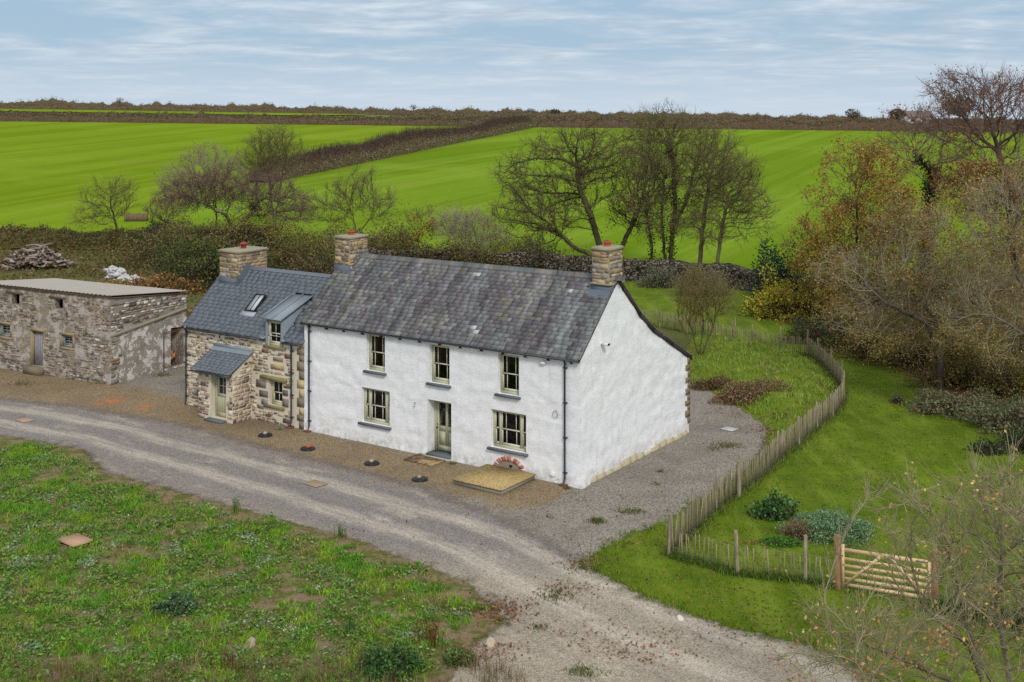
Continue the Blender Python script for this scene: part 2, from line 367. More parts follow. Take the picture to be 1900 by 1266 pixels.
def blades(g, base, h, w, cols, lean=.35):
    n = len(base)
    if n == 0: return
    th = RNG.random(n)*2*np.pi; d = np.stack([np.cos(th), np.sin(th), np.zeros(n)], 1)
    ln = np.stack([RNG.normal(size=n), RNG.normal(size=n), np.zeros(n)], 1)*lean
    hh = (np.asarray(h)*(.6+.7*RNG.random(n)))[:, None]; ww = np.broadcast_to(np.asarray(w, float), (n,))[:, None]*.5
    z = np.array([0, 0, 1.])
    mid = base+(z+ln*.4)*hh*.55; tip = base+(z+ln)*hh
    v = np.stack([base-d*ww, base+d*ww, mid+d*ww*.8, tip, mid-d*ww*.8], 1).reshape(-1, 3)
    i = np.arange(n)[:, None]*5
    g.add(v, np.concatenate([i+0, i+1, i+2, i+4], 1), cols); g.add(np.zeros((0, 3)), np.zeros((0, 3), int), np.zeros((0, 3)))
    g.F[-1] = (np.concatenate([i+4, i+2, i+3], 1)+g.n-n*5); g.C[-1] = np.asarray(cols) if np.ndim(cols) == 2 else np.tile(cols, (n, 1)); g.MI[-1] = np.full(n, g.mi)
def prisms(g, p0, p1, r0, r1, k=3, col=(1, 1, 1)):
    n = len(p0)
    if n == 0: return
    d = p1-p0; L = np.linalg.norm(d, axis=1)[:, None]; d = d/np.maximum(L, 1e-6)
    ref = np.where(np.abs(d[:, 2:3]) < .9, np.array([[0, 0, 1.]]), np.array([[1., 0, 0]]))
    a = np.cross(d, ref); a /= np.linalg.norm(a, axis=1)[:, None]; b = np.cross(d, a)
    vs = []
    for p, r in ((p0, r0), (p1, r1)):
        for j in range(k):
            t = 2*math.pi*j/k; vs.append(p+(a*math.cos(t)+b*math.sin(t))*np.asarray(r)[:, None])
    v = np.stack(vs, 1).reshape(-1, 3); i = np.arange(n)[:, None]*2*k
    f = np.concatenate([np.concatenate([i+j, i+(j+1) % k, i+k+(j+1) % k, i+k+j], 1) for j in range(k)])
    g.add(v, f, col)

# ------------------------------------------------------------------ trees grown towards crown points
def colonize(start, pts, D, kill, iters=110, up=.1, wob=.25, infl=1e9, inert=.7):
    pos = [np.array(p, float) for p in start]; par = [-1]+list(range(len(start)-1))
    P = np.array(pos); A = np.array(pts); DR = np.zeros_like(P); DR[1:] = P[1:]-P[:-1]; DR /= np.maximum(np.linalg.norm(DR, axis=1), 1e-6)[:, None]
    d2 = ((A[:, None]-P[None])**2).sum(2); near = d2.argmin(1); nd = np.sqrt(d2.min(1))
    alive = nd > kill
    used = {}
    for it in range(iters):
        idx = np.where(alive & (nd < infl))[0]
        if len(idx) == 0: break
        v = A[idx]-P[near[idx]]; v /= np.linalg.norm(v, axis=1)[:, None]
        acc = np.zeros((len(P), 3)); cnt = np.zeros(len(P))
        np.add.at(acc, near[idx], v); np.add.at(cnt, near[idx], 1)
        src = np.where(cnt > 0)[0]
        src = np.array([q for q in src if used.get(q, 0) < 3])
        if len(src) == 0: break
        for q in src: used[q] = used.get(q, 0)+1
        dr = acc[src]/cnt[src][:, None]; dr /= np.maximum(np.linalg.norm(dr, axis=1), 1e-6)[:, None]; dr += DR[src]*inert; dr[:, 2] += up; dr += RNG.normal(size=dr.shape)*wob
        dr /= np.linalg.norm(dr, axis=1)[:, None]
        new = P[src]+dr*D; k0 = len(P)
        P = np.concatenate([P, new]); DR = np.concatenate([DR, dr]); par += list(src)
        al = np.where(alive)[0]
        dn = np.sqrt(((A[al][:, None]-new[None])**2).sum(2)); m = dn.argmin(1); dm = dn.min(1)
        up_ = dm < nd[al]; nd[al[up_]] = dm[up_]; near[al[up_]] = m[up_]+k0
        alive &= nd > kill
    return P, np.array(par)

def crown_points(ells, n):
    """points in a union of ellipsoids (cx, cy, cz, rx, ry, rz, weight), denser towards the shell"""
    w = np.array([e[6] for e in ells], float); w /= w.sum(); out = []
    for e, k in zip(ells, (w*n).astype(int)+1):
        d = RNG.normal(size=(k, 3)); d /= np.linalg.norm(d, axis=1)[:, None]
        r = RNG.random(k)[:, None]**.42
        out.append(np.array(e[:3])+d*r*np.array(e[3:6]))
    return np.concatenate(out)

def tree(name, label, cat, base, ells, n=500, trunk=(), D=.45, kill=.5, rtip=.012, exp=2.35, twigs=3, tl=.6, tr=.008,
         bark=None, twigm=None, leaves=0, lcols=None, lsize=.16, group=None, up=.1, ivy=0, wob=.25, clump=.35, split=.05, rmax=None, tdroop=0., lfoc=None):
    """base on the ground, trunk = extra points the stem passes through (list of stems allowed)"""
    b = np.array(base, float); root = empty(name, tuple(b), 0, label, cat, group)
    stems = trunk if trunk and isinstance(trunk[0], list) else [list(trunk)]
    start = [b]; pars = [-1]
    for st in stems:
        prev = b; pi = 0
        for p in st:
            p = np.array(p, float); L = np.linalg.norm(p-prev); k = max(1, int(L/D))
            for j in range(1, k+1):
                q = prev+(p-prev)*j/k + (RNG.normal(size=3)*D*.07 if j < k else 0)
                start.append(q); pars.append(pi); pi = len(start)-1
            prev = p
    A = crown_points(ells, n); A = A[A[:, 2] > b[2]+.3]
    P, par = colonize(start, A, D, kill, up=up, wob=wob)
    par[:len(start)] = pars
    N = len(P); r = np.zeros(N); ch = np.zeros(N, int)
    for i in range(N-1, 0, -1):
        if r[i] == 0: r[i] = rtip**exp
        r[par[i]] += r[i]; ch[par[i]] += 1
    rad = r**(1/exp)
    if rmax: rad = rad*min(1, rmax/rad[0]) if rad[0] > rmax else rad
    rad = np.maximum(rad, rtip)
    P = P-b
    i = np.arange(1, N); p0, p1 = P[par[i]], P[i]; rr = rad[i]
    r0 = np.minimum(rad[par[i]], rr*1.25)
    flare = np.where(P[par[i]][:, 2] < .5, 1.35, 1.); r0 = r0*flare
    gt, gc = Geo(), Geo()
    big = rr > split
    prisms(gt, p0[big], p1[big]+(p1-p0)[big]*.06, r0[big], rr[big], 7)
    med = ~big
    prisms(gc, p0[med], p1[med], r0[med], rr[med], 3)
    # twigs
    tip = np.where(rad[i] < rtip*3.2)[0]
    if twigs and len(tip):
        t = np.repeat(tip, twigs); o = P[i[t]]; d = (p1-p0)[t]; d /= np.linalg.norm(d, axis=1)[:, None]
        d = d+RNG.normal(size=d.shape)*.36; d[:, 2] += .22-tdroop; d /= np.linalg.norm(d, axis=1)[:, None]
        L = tl*(.5+RNG.random(len(t)))[:, None]; m = o+d*L*.5; d2 = d+RNG.normal(size=d.shape)*.22; d2[:, 2] += .25-tdroop; e = m+d2*L*.55
        k = len(t); prisms(gc, o, m, np.full(k, tr), np.full(k, tr*.8), 3); prisms(gc, m, e, np.full(k, tr*.8), np.full(k, tr*.4), 3)
        s = m+(d+RNG.normal(size=m.shape)*.5)*.45*L; prisms(gc, m, s, np.full(k, tr*.7), np.full(k, tr*.4), 3)
        ends = np.concatenate([e, m, s])
    else: ends = P[i[tip]] if len(tip) else P
    gt.build('trunk', bark, root, uv=False)
    crown = gc.build('crown', twigm or bark, root, uv=False)
    if leaves:
        w = np.array([mn.noise(Vector(q+b)*clump)+.5 for q in ends]); w = np.clip(w-.25, .02, 1)**2
        if lfoc is not None: w = w*lfoc(ends+b)
        c = ends[RNG.choice(len(ends), leaves, p=w/w.sum())]+RNG.normal(size=(leaves, 3))*lsize*1.1
        cc = np.clip(pick(lcols, leaves)*1.35, 0, .8); gl = Geo(); leaf_quads(gl, c, lsize, cc); gl.build('leaves', LEAF, root, uv=False)
    if ivy:
        tb = np.argsort(-rad)[:max(8, int((rad > split).sum()))]; c = P[RNG.choice(tb, ivy)]+RNG.normal(size=(ivy, 3))*(.16+split)
        gi = Geo(); leaf_quads(gi, c, .2, pick([(44, 58, 28), (60, 74, 34), (34, 44, 24)], ivy)); gi.build('ivy', LEAF, root, uv=False)
    return root

def bush(name, label, cat, c, r, nleaf=1500, cols=None, ls=.16, ntw=250, twc=S(84, 70, 56), core=S(38, 34, 22), group=None, spike=.25, lump=.5, up=0.):
    """irregular mound of leaves and stems; c = ground point, r = (rx, ry, height)"""
    z0 = float(hgt(c[0], c[1])); root = empty(name, (c[0], c[1], z0), RNG.random()*0, label, cat, group)
    def shell(n, lo=.55):
        d = RNG.normal(size=(n, 3)); d[:, 2] = np.abs(d[:, 2]); d /= np.linalg.norm(d, axis=1)[:, None]
        k = np.array([1+lump*mn.noise(Vector(q)*1.7+Vector((c[0], c[1], 0))*.7)+lump*.5*mn.noise(Vector(q)*4+Vector((c[1], c[0], 0))) for q in d])[:, None]
        rr = lo+(1.0-lo)*RNG.random((n, 1))**.6
        return d*rr*k*np.array(r), d
    p, d = shell(nleaf); g = Geo(); leaf_quads(g, p, ls, np.clip(pick(cols, nleaf)*1.35, 0, .8), up)
    g2 = Geo()
    if ntw:
        q, d = shell(ntw, .3); q[:, 2] *= .7; st = q*.35; e = q+d*spike*(.4+RNG.random((ntw, 1)))*max(r)*.6; e[:, 2] += spike*.3
        prisms(g2, st, q, np.full(ntw, .016), np.full(ntw, .011), 3); prisms(g2, q, e, np.full(ntw, .011), np.full(ntw, .004), 3)
    g.build('leaves', LEAF, root, uv=False)
    if ntw: g2.build('stems', twig_mat(twc), root, uv=False)
    return root
_tw = {}
def twig_mat(c):
    k = tuple(round(x, 3) for x in c)
    if k not in _tw: _tw[k] = plain('twig_bark', tuple(x*1.2 for x in c), .9, .25, 1.5)
    return _tw[k]

def hedge(name, label, path, wd, ht, nleaf, ls, cols, bank=None, spikes=0, group=None, zoff=0, lump=.35, top_cols=None, spc=S(90, 74, 68)):
    """long hedge of leaves and twigs over a lumpy woody core, following the terrain"""
    path = [np.array(p, float) for p in path]; seg = [np.linalg.norm(b-a) for a, b in zip(path, path[1:])]; T = sum(seg)
    cum = np.concatenate([[0], np.cumsum(seg)])
    pa = np.array(path)
    def P(t):
        return np.stack([np.interp(t, cum, pa[:, 0]), np.interp(t, cum, pa[:, 1])], -1)
    t0 = P(T*.5); root = empty(name, (float(t0[0]), float(t0[1]), float(hgt(*t0))), 0, label, 'hedge', group)
    org = np.array(root.location)
    def hv(t): return np.clip(np.minimum(np.atleast_1d(t), T-np.atleast_1d(t))/ht+.05, .05, 1)**.6*np.maximum(.25, 1+lump*np.array([.9*mn.noise(Vector((x*.11/ht*2, pa[0][0], 1.3)))+.55*mn.noise(Vector((x*.37/ht*2, pa[0][1]*.3, 8.3)))+.5*mn.noise(Vector((x*1.3/ht*2, 3, pa[0][1]))) for x in np.atleast_1d(t)]))
    def nrm(t):
        a = P(np.clip(t+.5, 0, T)); b = P(np.clip(t-.5, 0, T)); d = a-b; d /= np.linalg.norm(d, axis=-1)[:, None]; return np.stack([-d[:, 1], d[:, 0]], 1)
    # core
    n = max(4, int(T/(ht*.5))); ts = np.linspace(0, T, n); c = P(ts); nn = nrm(ts); hh = hv(ts)*ht*.86; ang = np.linspace(0, math.pi, 7)
    z = hgt(c[:, 0], c[:, 1])
    V = np.stack([np.concatenate([c+nn*(math.cos(a)*wd*.42), (z+math.sin(a)**.7*hh-.1)[:, None]], 1) for a in ang], 1)
    V += RNG.normal(size=V.shape)*ht*.03
    f = np.array([(i*7+j, i*7+j+1, (i+1)*7+j+1, (i+1)*7+j) for i in range(n-1) for j in range(6)])
    g = Geo(); g.add((V.reshape(-1, 3)-org), f)
    cm = SA(cols).mean(0)*.75; g.build('woody_core', twig_mat(tuple(cm)), root, uv=False)
    t = RNG.random(nleaf)*T; a = RNG.random(nleaf)*math.pi; c = P(t); nn = nrm(t); hh = hv(t)*ht; q = .8+.3*RNG.random(nleaf)
    zz = hgt(c[:, 0], c[:, 1])+np.sin(a)**.7*hh*q; xy = c+nn*(np.cos(a)*wd*.5*q)[:, None]
    C = pick(cols, nleaf)
    if bank is not None:
        bm = (np.sin(a)**.7*q < bank[0]+.12*RNG.normal(size=nleaf)); cb = pick(bank[1], nleaf); C[bm] = cb[bm]
    g = Geo(); leaf_quads(g, np.concatenate([xy, zz[:, None]], 1)-org, ls, C, asp=.45)
    if spikes:
        t = RNG.random(spikes)*T; c = P(t)+nrm(t)*(RNG.normal(size=(spikes, 1))*wd*.22); hh = hv(t)*ht; z = hgt(c[:, 0], c[:, 1])
        a = np.concatenate([c, (z+hh*.7)[:, None]], 1)-org; b = a+RNG.normal(size=a.shape)*ht*.13; b[:, 2] = a[:, 2]+hh*(.3+.3*RNG.random(spikes))
        w = ls*.09; prisms(g, a, b, np.full(spikes, w), np.full(spikes, w*.4), 3, spc)
    g.build('foliage', LEAF, root, uv=False)
    return root

# ------------------------------------------------------------------ ground sheets
def poly_sd(poly, X, Y):
    poly = np.array(poly); n = len(poly); ins = np.zeros(X.shape, bool); dm = np.full(X.shape, 1e9)
    for i in range(n):
        (x0, y0), (x1, y1) = poly[i], poly[(i+1) % n]
        c = ((y0 > Y) != (y1 > Y)) & (X < (x1-x0)*(Y-y0)/(y1-y0+1e-12)+x0); ins ^= c
        dx, dy = x1-x0, y1-y0; t = np.clip(((X-x0)*dx+(Y-y0)*dy)/(dx*dx+dy*dy+1e-12), 0, 1)
        dm = np.minimum(dm, np.hypot(X-x0-t*dx, Y-y0-t*dy))
    return np.where(ins, dm, -dm)
def sheet(name, label, cat, poly, cell, z, mat, margin=.6, attrs=None, kind='structure', zf=None):
    p = np.array(poly); x0, y0 = p.min(0)-margin; x1, y1 = p.max(0)+margin
    xs = np.linspace(x0, x1, int((x1-x0)/cell)+2); ys = np.linspace(y0, y1, int((y1-y0)/cell)+2)
    X, Y = np.meshgrid(xs, ys); sd = poly_sd(poly, X, Y)
    Z = hgt(X, Y)+z+(zf(X, Y) if zf else 0)
    ny, nx = X.shape; idx = np.arange(nx*ny).reshape(ny, nx)
    mk = np.maximum.reduce([sd[:-1, :-1], sd[1:, :-1], sd[:-1, 1:], sd[1:, 1:]]) > -margin
    f = np.stack([idx[:-1, :-1], idx[:-1, 1:], idx[1:, 1:], idx[1:, :-1]], -1)[mk]
    u = np.unique(f); re = np.full(nx*ny, -1); re[u] = np.arange(len(u)); f = re[f]
    V = np.stack([X.ravel()[u], Y.ravel()[u], Z.ravel()[u]], 1)
    g = Geo(); g.add(V, f); o = g.build(name, mat, uv=False, smooth=True)
    tag(o, label, cat, kind=kind); me = o.data
    def put(nm, arr):
        a = me.attributes.new(nm, 'FLOAT', 'POINT'); a.data.foreach_set('value', np.asarray(arr, np.float32))
    put('edge', sd.ravel()[u])
    for k, fn in (attrs or {}).items():
        val = fn(V[:, 0], V[:, 1])
        if val.ndim == 2:
            a = me.attributes.new(k, 'FLOAT_VECTOR', 'POINT'); a.data.foreach_set('vector', val.ravel().astype(np.float32))
        else: put(k, val)
    return o

# ================================================================== SETTING
def nonuni(lo, hi, fine_lo, fine_hi, fs, cs):
    a = list(np.arange(fine_lo, fine_hi+.01, fs)); x = fine_hi; st = fs
    while x < hi: st = min(st*1.25, cs); x += st; a.append(x)
    x = fine_lo; st = fs; b = []
    while x > lo: st = min(st*1.25, cs); x -= st; b.append(x)
    return np.array(b[::-1]+a)
xs = nonuni(-3500, 3500, -240, 200, 5, 120); ys = nonuni(-60, 6000, -60, 1000, 5, 200)
X, Y = np.meshgrid(xs, ys); Z = hgt(X, Y)-np.where(Y > 112, .15, 0); nx = len(xs); idx = np.arange(X.size).reshape(X.shape)
g = Geo(); g.add(np.stack([X.ravel(), Y.ravel(), Z.ravel()], 1), np.stack([idx[:-1, :-1], idx[:-1, 1:], idx[1:, 1:], idx[1:, :-1]], -1).reshape(-1, 4))
tag(g.build('ground', mat_ground(), uv=False, smooth=True), 'rough ground running under the farm and out to the horizon', 'ground', kind='structure')

TRK_C = np.array([(-45, 62), (-30, 55.5)]+gps((0, 775), (185, 808), (475, 888), (710, 957), (900, 1020), (1030, 1085), (1215, 1175), (1330, 1225), (1430, 1266))+[(9, 22)])
def trk_uv(X, Y):
    best = np.full(X.shape, 1e9); U = np.zeros(X.shape); Vv = np.zeros(X.shape); cum = 0
    for a, b in zip(TRK_C, TRK_C[1:]):
        d = b-a; L = np.linalg.norm(d); d = d/L; t = np.clip((X-a[0])*d[0]+(Y-a[1])*d[1], 0, L)
        cx, cy = a[0]+d[0]*t, a[1]+d[1]*t; ds = np.hypot(X-cx, Y-cy); s = (X-cx)*d[1]-(Y-cy)*d[0]
        m = ds < best; best[m] = ds[m]; U[m] = s[m] if False else np.sign(s[m])*ds[m]; Vv[m] = cum+t[m]; cum += L
    return np.stack([U, Vv, np.zeros_like(U)], 1)
def sm(x, a, b): t = np.clip((x-a)/(b-a), 0, 1); return t*t*(3-2*t)

CX, CY = 2.4622, 41.6837; UX, UY = -.8252, .56484; VX, VY = .56484, .8252
def L2W(x, y): return (CX-x*UX+y*VX, CY-x*UY+y*VY)      # farmhouse frame (x to the right along the front, y into the depth)
def W2L(X, Y): return (-((X-CX)*UX+(Y-CY)*UY), (X-CX)*VX+(Y-CY)*VY)

def mixf(X, Y):
    lx, ly = W2L(X, Y)
    return np.clip(1.15-np.abs(ly+1.6)/2.6, 0, 1)*sm(-lx, -.8, .8)+.35*sm(-lx, 17, 21)
def orange(X, Y):
    o = np.zeros_like(X)
    for p, r in (((205, 746), .8), ((270, 756), .6)):
        a, b = gp(*p); o = np.maximum(o, 1-np.hypot(X-a, (Y-b)*.7)/r)
    return np.clip(o*1.6, 0, 1)
GRAVEL = [(-50, 74), (-14, 70), (-7, 56), (8, 56)]+gps((1288, 690), (1365, 738), (1432, 790), (1400, 860), (1350, 905), (1290, 948), (1240, 975), (1178, 996), (1100, 1050), (1120, 1100), (1000, 1050))+[(-8, 41.5), (-20, 50), (-50, 63)]
sheet('gravel_yard', 'stony gravel yard round the farmhouse, brown by the front wall and grey beyond', 'gravel yard', GRAVEL, .3, .004, mat_gravel(), attrs=dict(mixf=mixf, orange=orange))
TRACK = [(-50, 66), (-38, 61)]+gps((0, 742), (140, 757), (330, 790), (560, 852), (760, 900), (900, 955), (1000, 1008), (1070, 1050), (1180, 1112), (1350, 1168), (1500, 1205), (1570, 1240))+[(9.4, 26), (11, 22), (-.5, 22), (-2.6, 26.5)]+gps((820, 1245), (880, 1200), (950, 1160), (860, 1090), (650, 1010), (430, 943), (190, 878), (150, 838), (0, 812))+[(-34, 53), (-50, 59)]
def sand(X, Y): return sm(36.5-Y, 0, 4)*.75
sheet('track', 'pale rutted stone track curving past the farmhouse', 'track', TRACK, .3, .009, mat_track(), attrs=dict(trk=trk_uv, sand=sand))
WEEDS = [(-60, 62), (-50, 59.5), (-34, 53.3)]+gps((0, 810), (150, 836), (190, 878), (430, 943), (650, 1008), (860, 1088), (935, 1150), (900, 1190), (850, 1240))+[(-1.8, 26), (-.5, 20), (-60, 20)]
sheet('weedy_ground', 'patchy soil under the weeds below the track', 'ground', WEEDS, .35, .014, mat_weedground())
FENCE = gps((1240, 1040), (1290, 990), (1330, 955), (1362, 930), (1399, 904), (1428, 878), (1454, 850), (1482, 828), (1509, 807), (1530, 791), (1549, 774), (1562, 756), (1566, 738), (1560, 722), (1546, 702), (1522, 680), (1498, 664), (1451, 658), (1394, 647), (1356, 640), (1327, 634), (1275, 620), (1224, 610), (1160, 600), (1090, 592))
LAWN = gps((1085, 1052), (1130, 1015), (1180, 992), (1236, 972), (1290, 940), (1340, 908), (1400, 872), (1445, 832))+FENCE[8:]+gps((1000, 585), (700, 560), (700, 527), (1150, 524), (1300, 530), (1425, 546))+[(30, 92), (70, 92), (70, 18), (12, 18), (9.6, 25.5)]+gps((1575, 1245), (1500, 1203), (1350, 1166), (1200, 1118), (1120, 1080))
LIT = gps((1650, 672), (1625, 645), (1500, 636), (1480, 600), (1560, 560), (1900, 560))+[(60, 80), (60, 46)]+gps((1900, 790), (1800, 752), (1700, 712))
def litter(X, Y): return np.clip(.5+poly_sd(LIT, X, Y)*.5, 0, 1)*.95
sheet('lawn', 'mown green lawn around and behind the paling fence', 'lawn', LAWN, .35, .018, mat_lawn(), attrs=dict(litter=litter))
WALLP = gps((640, 498), (700, 500), (830, 503), (1000, 508), (1160, 522), (1250, 524), (1330, 532), (1420, 546), (1520, 566))+[(60, 80)]
MOUND = gps((1275, 700), (1288, 650), (1300, 628), (1330, 637), (1394, 650), (1451, 661), (1498, 668), (1535, 700), (1552, 735), (1540, 768), (1500, 800), (1445, 826), (1440, 795), (1400, 770), (1360, 745), (1320, 720))
def mz(X, Y): 
    sd = poly_sd(MOUND, X, Y); n = np.array([mn.noise(Vector((a*.9, b*.9, 0))) for a, b in zip(X.ravel(), Y.ravel())]).reshape(X.shape)
    return sm(sd, -.1, 1.1)*(.5+.3*n)
mm = M('bank_earth', 1, .1); p = mm.pos()
c = mm.mix(mm.ss(mm.noise(p, 1.2, 7, .75), .36, .48), S(98, 76, 58), mm.mix(mm.noise(p, 6, 5, .8), S(88, 112, 26), S(132, 148, 50)))
mm.color(mm.mix(.6, c, mm.mix(mm.noise(p, 10, 5, .8), (.2, .2, .2), (.8, .8, .8)), 'OVERLAY')); mm.bump(mm.noise(p, 7, 6, .8), 1, .12)
sheet('garden_bank', 'low rough bank of earth and grass inside the curve of the paling fence', 'bank', MOUND, .2, .02, mm.m, margin=.3, zf=mz)

# fields beyond
FA, FB = (-40, 203), (5, 396)
LF = [(-420, 128), (-120, 128), (-70, 126), (-45, 126), (-38, 132), (-47, 170), (-42, 203), (3, 396), (-10, 401), (-420, 401)]
RF = [(-30, 120), (-20, 114), (-6, 112), (4, 107), (14, 100), (30, 98), (160, 96), (330, 120), (330, 400), (8, 400), (-41, 203), (-47, 170), (-38, 132)]
mL = mat_field('young_crop', S(116, 140, 34), S(99, 122, 20), S(132, 152, 52)); mR = mat_field('young_crop_far', S(112, 140, 38), S(94, 119, 22), S(132, 153, 58), .40)
sheet('left_field', 'broad bright green field with faint drill lines left of the dividing hedge', 'field', LF, 4, .05, mL, margin=4)
sheet('right_field', 'bright green striped field right of the dividing hedge behind the trees', 'field', RF, 3, .05, mR, margin=3)
sheet('far_field', 'thin strip of green pasture below the left skyline', 'field', [(-330, 625), (-110, 625), (-85, 720), (-360, 715)], 8, .3, mL, margin=8)

BR = [(96, 72, 60), (112, 84, 68), (84, 66, 58), (120, 98, 72), (78, 74, 48), (104, 88, 70)]
BK = [(92, 108, 46), (108, 122, 56), (124, 124, 74), (76, 94, 40), (134, 128, 84), (84, 100, 44)]
hedge('field_hedge', 'long brown hedge running away between the two green fields', [(-42.5, 193), FA, (-29, 251), (-16, 307), (-5, 352), FB], 5.2, 3.7, 34000, .34, BR, bank=(.6, BK+[(176, 156, 124), (166, 142, 112), (150, 134, 98), (180, 160, 120)]), spikes=6000, group='field hedges')
hedge('field_hedge', 'brown hedge on a green bank along the far edge of the left field', [(-420, 404), (-200, 404), (-60, 403), (8, 402)], 5, 2.3, 16000, .5, BR, bank=(.72, BK), spikes=1200, group='field hedges', lump=.5)
hedge('field_hedge', 'dark hedge closing the far edge of the striped right field', [(8, 403), (60, 404), (150, 402), (330, 400)], 5, 3.2, 14000, .5, BR, bank=(.65, BK), spikes=1500, group='field hedges', lump=.6)
far = [((-520, 470), (-300, 480), (-150, 476), (-20, 480), (40, 478), 3.4, 'second hedge back from the left field, broken by gorse'), ((-40, 470), (60, 476), (150, 470), (260, 480), (420, 470), 4.6, 'second hedge back from the right field'),
       ((-560, 560), (-380, 565), (-230, 560), (-80, 565), (0, 560), 2.8, 'third hedge back, just under the thin pasture strip'), ((-60, 560), (40, 570), (160, 560), (280, 570), (480, 560), 5, 'third hedge back right of centre, under the skyline'),
       ((-620, 745), (-420, 740), (-250, 748), (-120, 740), (60, 745), 6, 'hedge along the top of the thin pasture strip'), ((-60, 700), (60, 710), (200, 700), (330, 710), (560, 700), 6, 'fourth hedge back right of centre'),
       ((-700, 890), (-450, 895), (-250, 890), (-60, 895), (120, 890), 8.5, 'skyline hedge on the rise to the left'), ((60, 890), (200, 895), (320, 890), (450, 895), (700, 890), 8, 'skyline hedge fading to the right')]
for *pp, h, lb in far:
    hedge('field_hedge', 'low dark '+lb, pp, h*1.6, h*.42, 8000, .9, BR+[(84, 90, 50), (96, 96, 56)], bank=(.62, BK), group='field hedges', lump=1.1, spikes=500)

# ================================================================== FARMHOUSE
RZ = math.atan2(-UY, -UX)
house = empty('farmhouse', (CX, CY, 0), RZ, 'whitewashed two storey farmhouse with old slate roof and two chimneys', 'house')

def ng(x, y, z, s): return mn.noise(Vector((x*s, y*s, z*s*1.8)))
def lumps(x, y, z): return .034*ng(x, y, z, 1.0)+.028*ng(x+9, y, z, 2.7)+.010*ng(x, y+5, z, 6.5)
def wall(us, zs, fn, skip=None):
    """grid wall: fn(u, z) -> point; us, zs sorted; skip(uc, zc) drops cells"""
    V = [fn(u, z) for z in zs for u in us]; n = len(us)
    f = [(j*n+i, j*n+i+1, (j+1)*n+i+1, (j+1)*n+i) for j in range(len(zs)-1) for i in range(n-1)
         if not (skip and skip((us[i]+us[i+1])/2, (zs[j]+zs[j+1])/2))]
    return V, f
def lines(lo, hi, step, cuts=()):
    c = sorted({round(lo, 4), round(hi, 4)}|{round(q, 4) for q in cuts if lo < q < hi}); out = []
    for a, b in zip(c, c[1:]):
        k = max(1, int(round((b-a)/step))); out += [a+(b-a)*i/k for i in range(k)]
    return out+[c[-1]]
def front_wall(x0, x1, z1, ops, y0=0., amp=1., corner=None, step=.13, flare=0.):
    g = Geo(); us = lines(x0, x1, step, [o[0] for o in ops]+[o[1] for o in ops]); zs = lines(-.06, z1, step, [o[2] for o in ops]+[o[3] for o in ops])
    def near(x, z):
        d = 9
        for a, b, c, e, *_ in ops: d = min(d, math.hypot(max(a-x, 0, x-b), max(c-z, 0, z-e)))
        return d
    def fn(x, z):
        k = min(1, near(x, z)/.2); a = lumps(x, y0, z)*amp*k
        a += .05*max(0, 1-z/.9)**2*k*(flare > 0)
        nx_, ny_ = 0, -1
        if corner is not None:
            d = corner-x; w = max(0, 1-d/.3); nx_, ny_ = w*.7, -1+w*.3; a += flare*max(0, 1-z/.75)**1.5*max(0, 1-d/.75)
        return (x+nx_*a, y0+ny_*a, z)
    sk = lambda u, z: any(o[0] < u < o[1] and o[2] < z < o[3] for o in ops)
    V, f = wall(us, zs, fn, sk); g.add(V, f)
    for a, b, c, e, d, *_ in ops:
        q = [((a, c), (a, e)), ((a, e), (b, e)), ((b, e), (b, c)), ((b, c), (a, c))]
        for (xa, za), (xb, zb) in q: g.add([(xa, y0, za), (xb, y0, zb), (xb, y0+d, zb), (xa, y0+d, za)], [(0, 1, 2, 3)])
    return g
WOP = [(-10.2, -9.22, 2.98, 4.47, .16), (-6.92, -5.93, 2.90, 4.40, .16), (-3.62, -2.67, 2.91, 4.42, .16),
       (-10.47, -8.97, .82, 2.25, .16), (-3.95, -2.35, .84, 2.27, .16), (-7.02, -5.84, .12, 2.22, .45)]
front_wall(-13.71, 0, 4.72, WOP, corner=0., flare=.16).build('front_wall', MT['white'], house, smooth=False)
PROF = [(0, 4.72), (2.7, 7.18), (3.15, 6.8), (4.53, 5.56), (5.68, 4.79), (7.36, 3.98), (8.88, 3.22)]
def prof(y): return float(np.interp(y, [p[0] for p in PROF], [p[1] for p in PROF]))
def gable(x, sgn, cor=True):
    g = Geo(); ys = lines(0, 8.88, .13, [2.7]); ts = lines(0, 1, .024)
    def fn(y, t):
        z = -.06+t*(prof(y)+.06); a = lumps(0, y, z)*1.1*min(1, max(0, 8.88-y)/.2+.0) 
        w = max(0, 1-y/.3); nx_, ny_ = 1-w*.3, -w*.7; a += .05*max(0, 1-z/.9)**2*max(0, 1-y/1.2)
        a += .16*max(0, 1-z/.75)**1.5*max(0, 1-y/.75)
        return (x+sgn*nx_*a, y+ny_*a, z)
    V, f = wall(ys, ts, fn); g.add(V, f); return g
gable(0, 1).build('gable_wall', MT['white'], house, smooth=False)
for o in [c for c in house.children]: o.data.polygons.foreach_set('use_smooth', np.ones(len(o.data.polygons), bool))
g = Geo(); g.box((-13.71, 8.6, 0), (-.1, 8.88, 3.2)); P_ = [(-13.71, p[0], p[1]) for p in PROF]+[(-13.71, 8.88, 0), (-13.71, 0, 0)]
g.add(P_+[(-13.5, b, c) for a, b, c in P_], [tuple(range(9))]); g.build('rear_wall', MT['white'], house)
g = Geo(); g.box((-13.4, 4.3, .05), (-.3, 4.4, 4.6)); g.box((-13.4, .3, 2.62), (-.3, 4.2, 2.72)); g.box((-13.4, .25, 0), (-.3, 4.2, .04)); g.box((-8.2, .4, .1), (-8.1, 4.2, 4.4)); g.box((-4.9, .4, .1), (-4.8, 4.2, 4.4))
g.box((-13.4, .3, 4.6), (-.3, 4.2, 4.66)); g.build('inner_wall', MT['dark'], house)

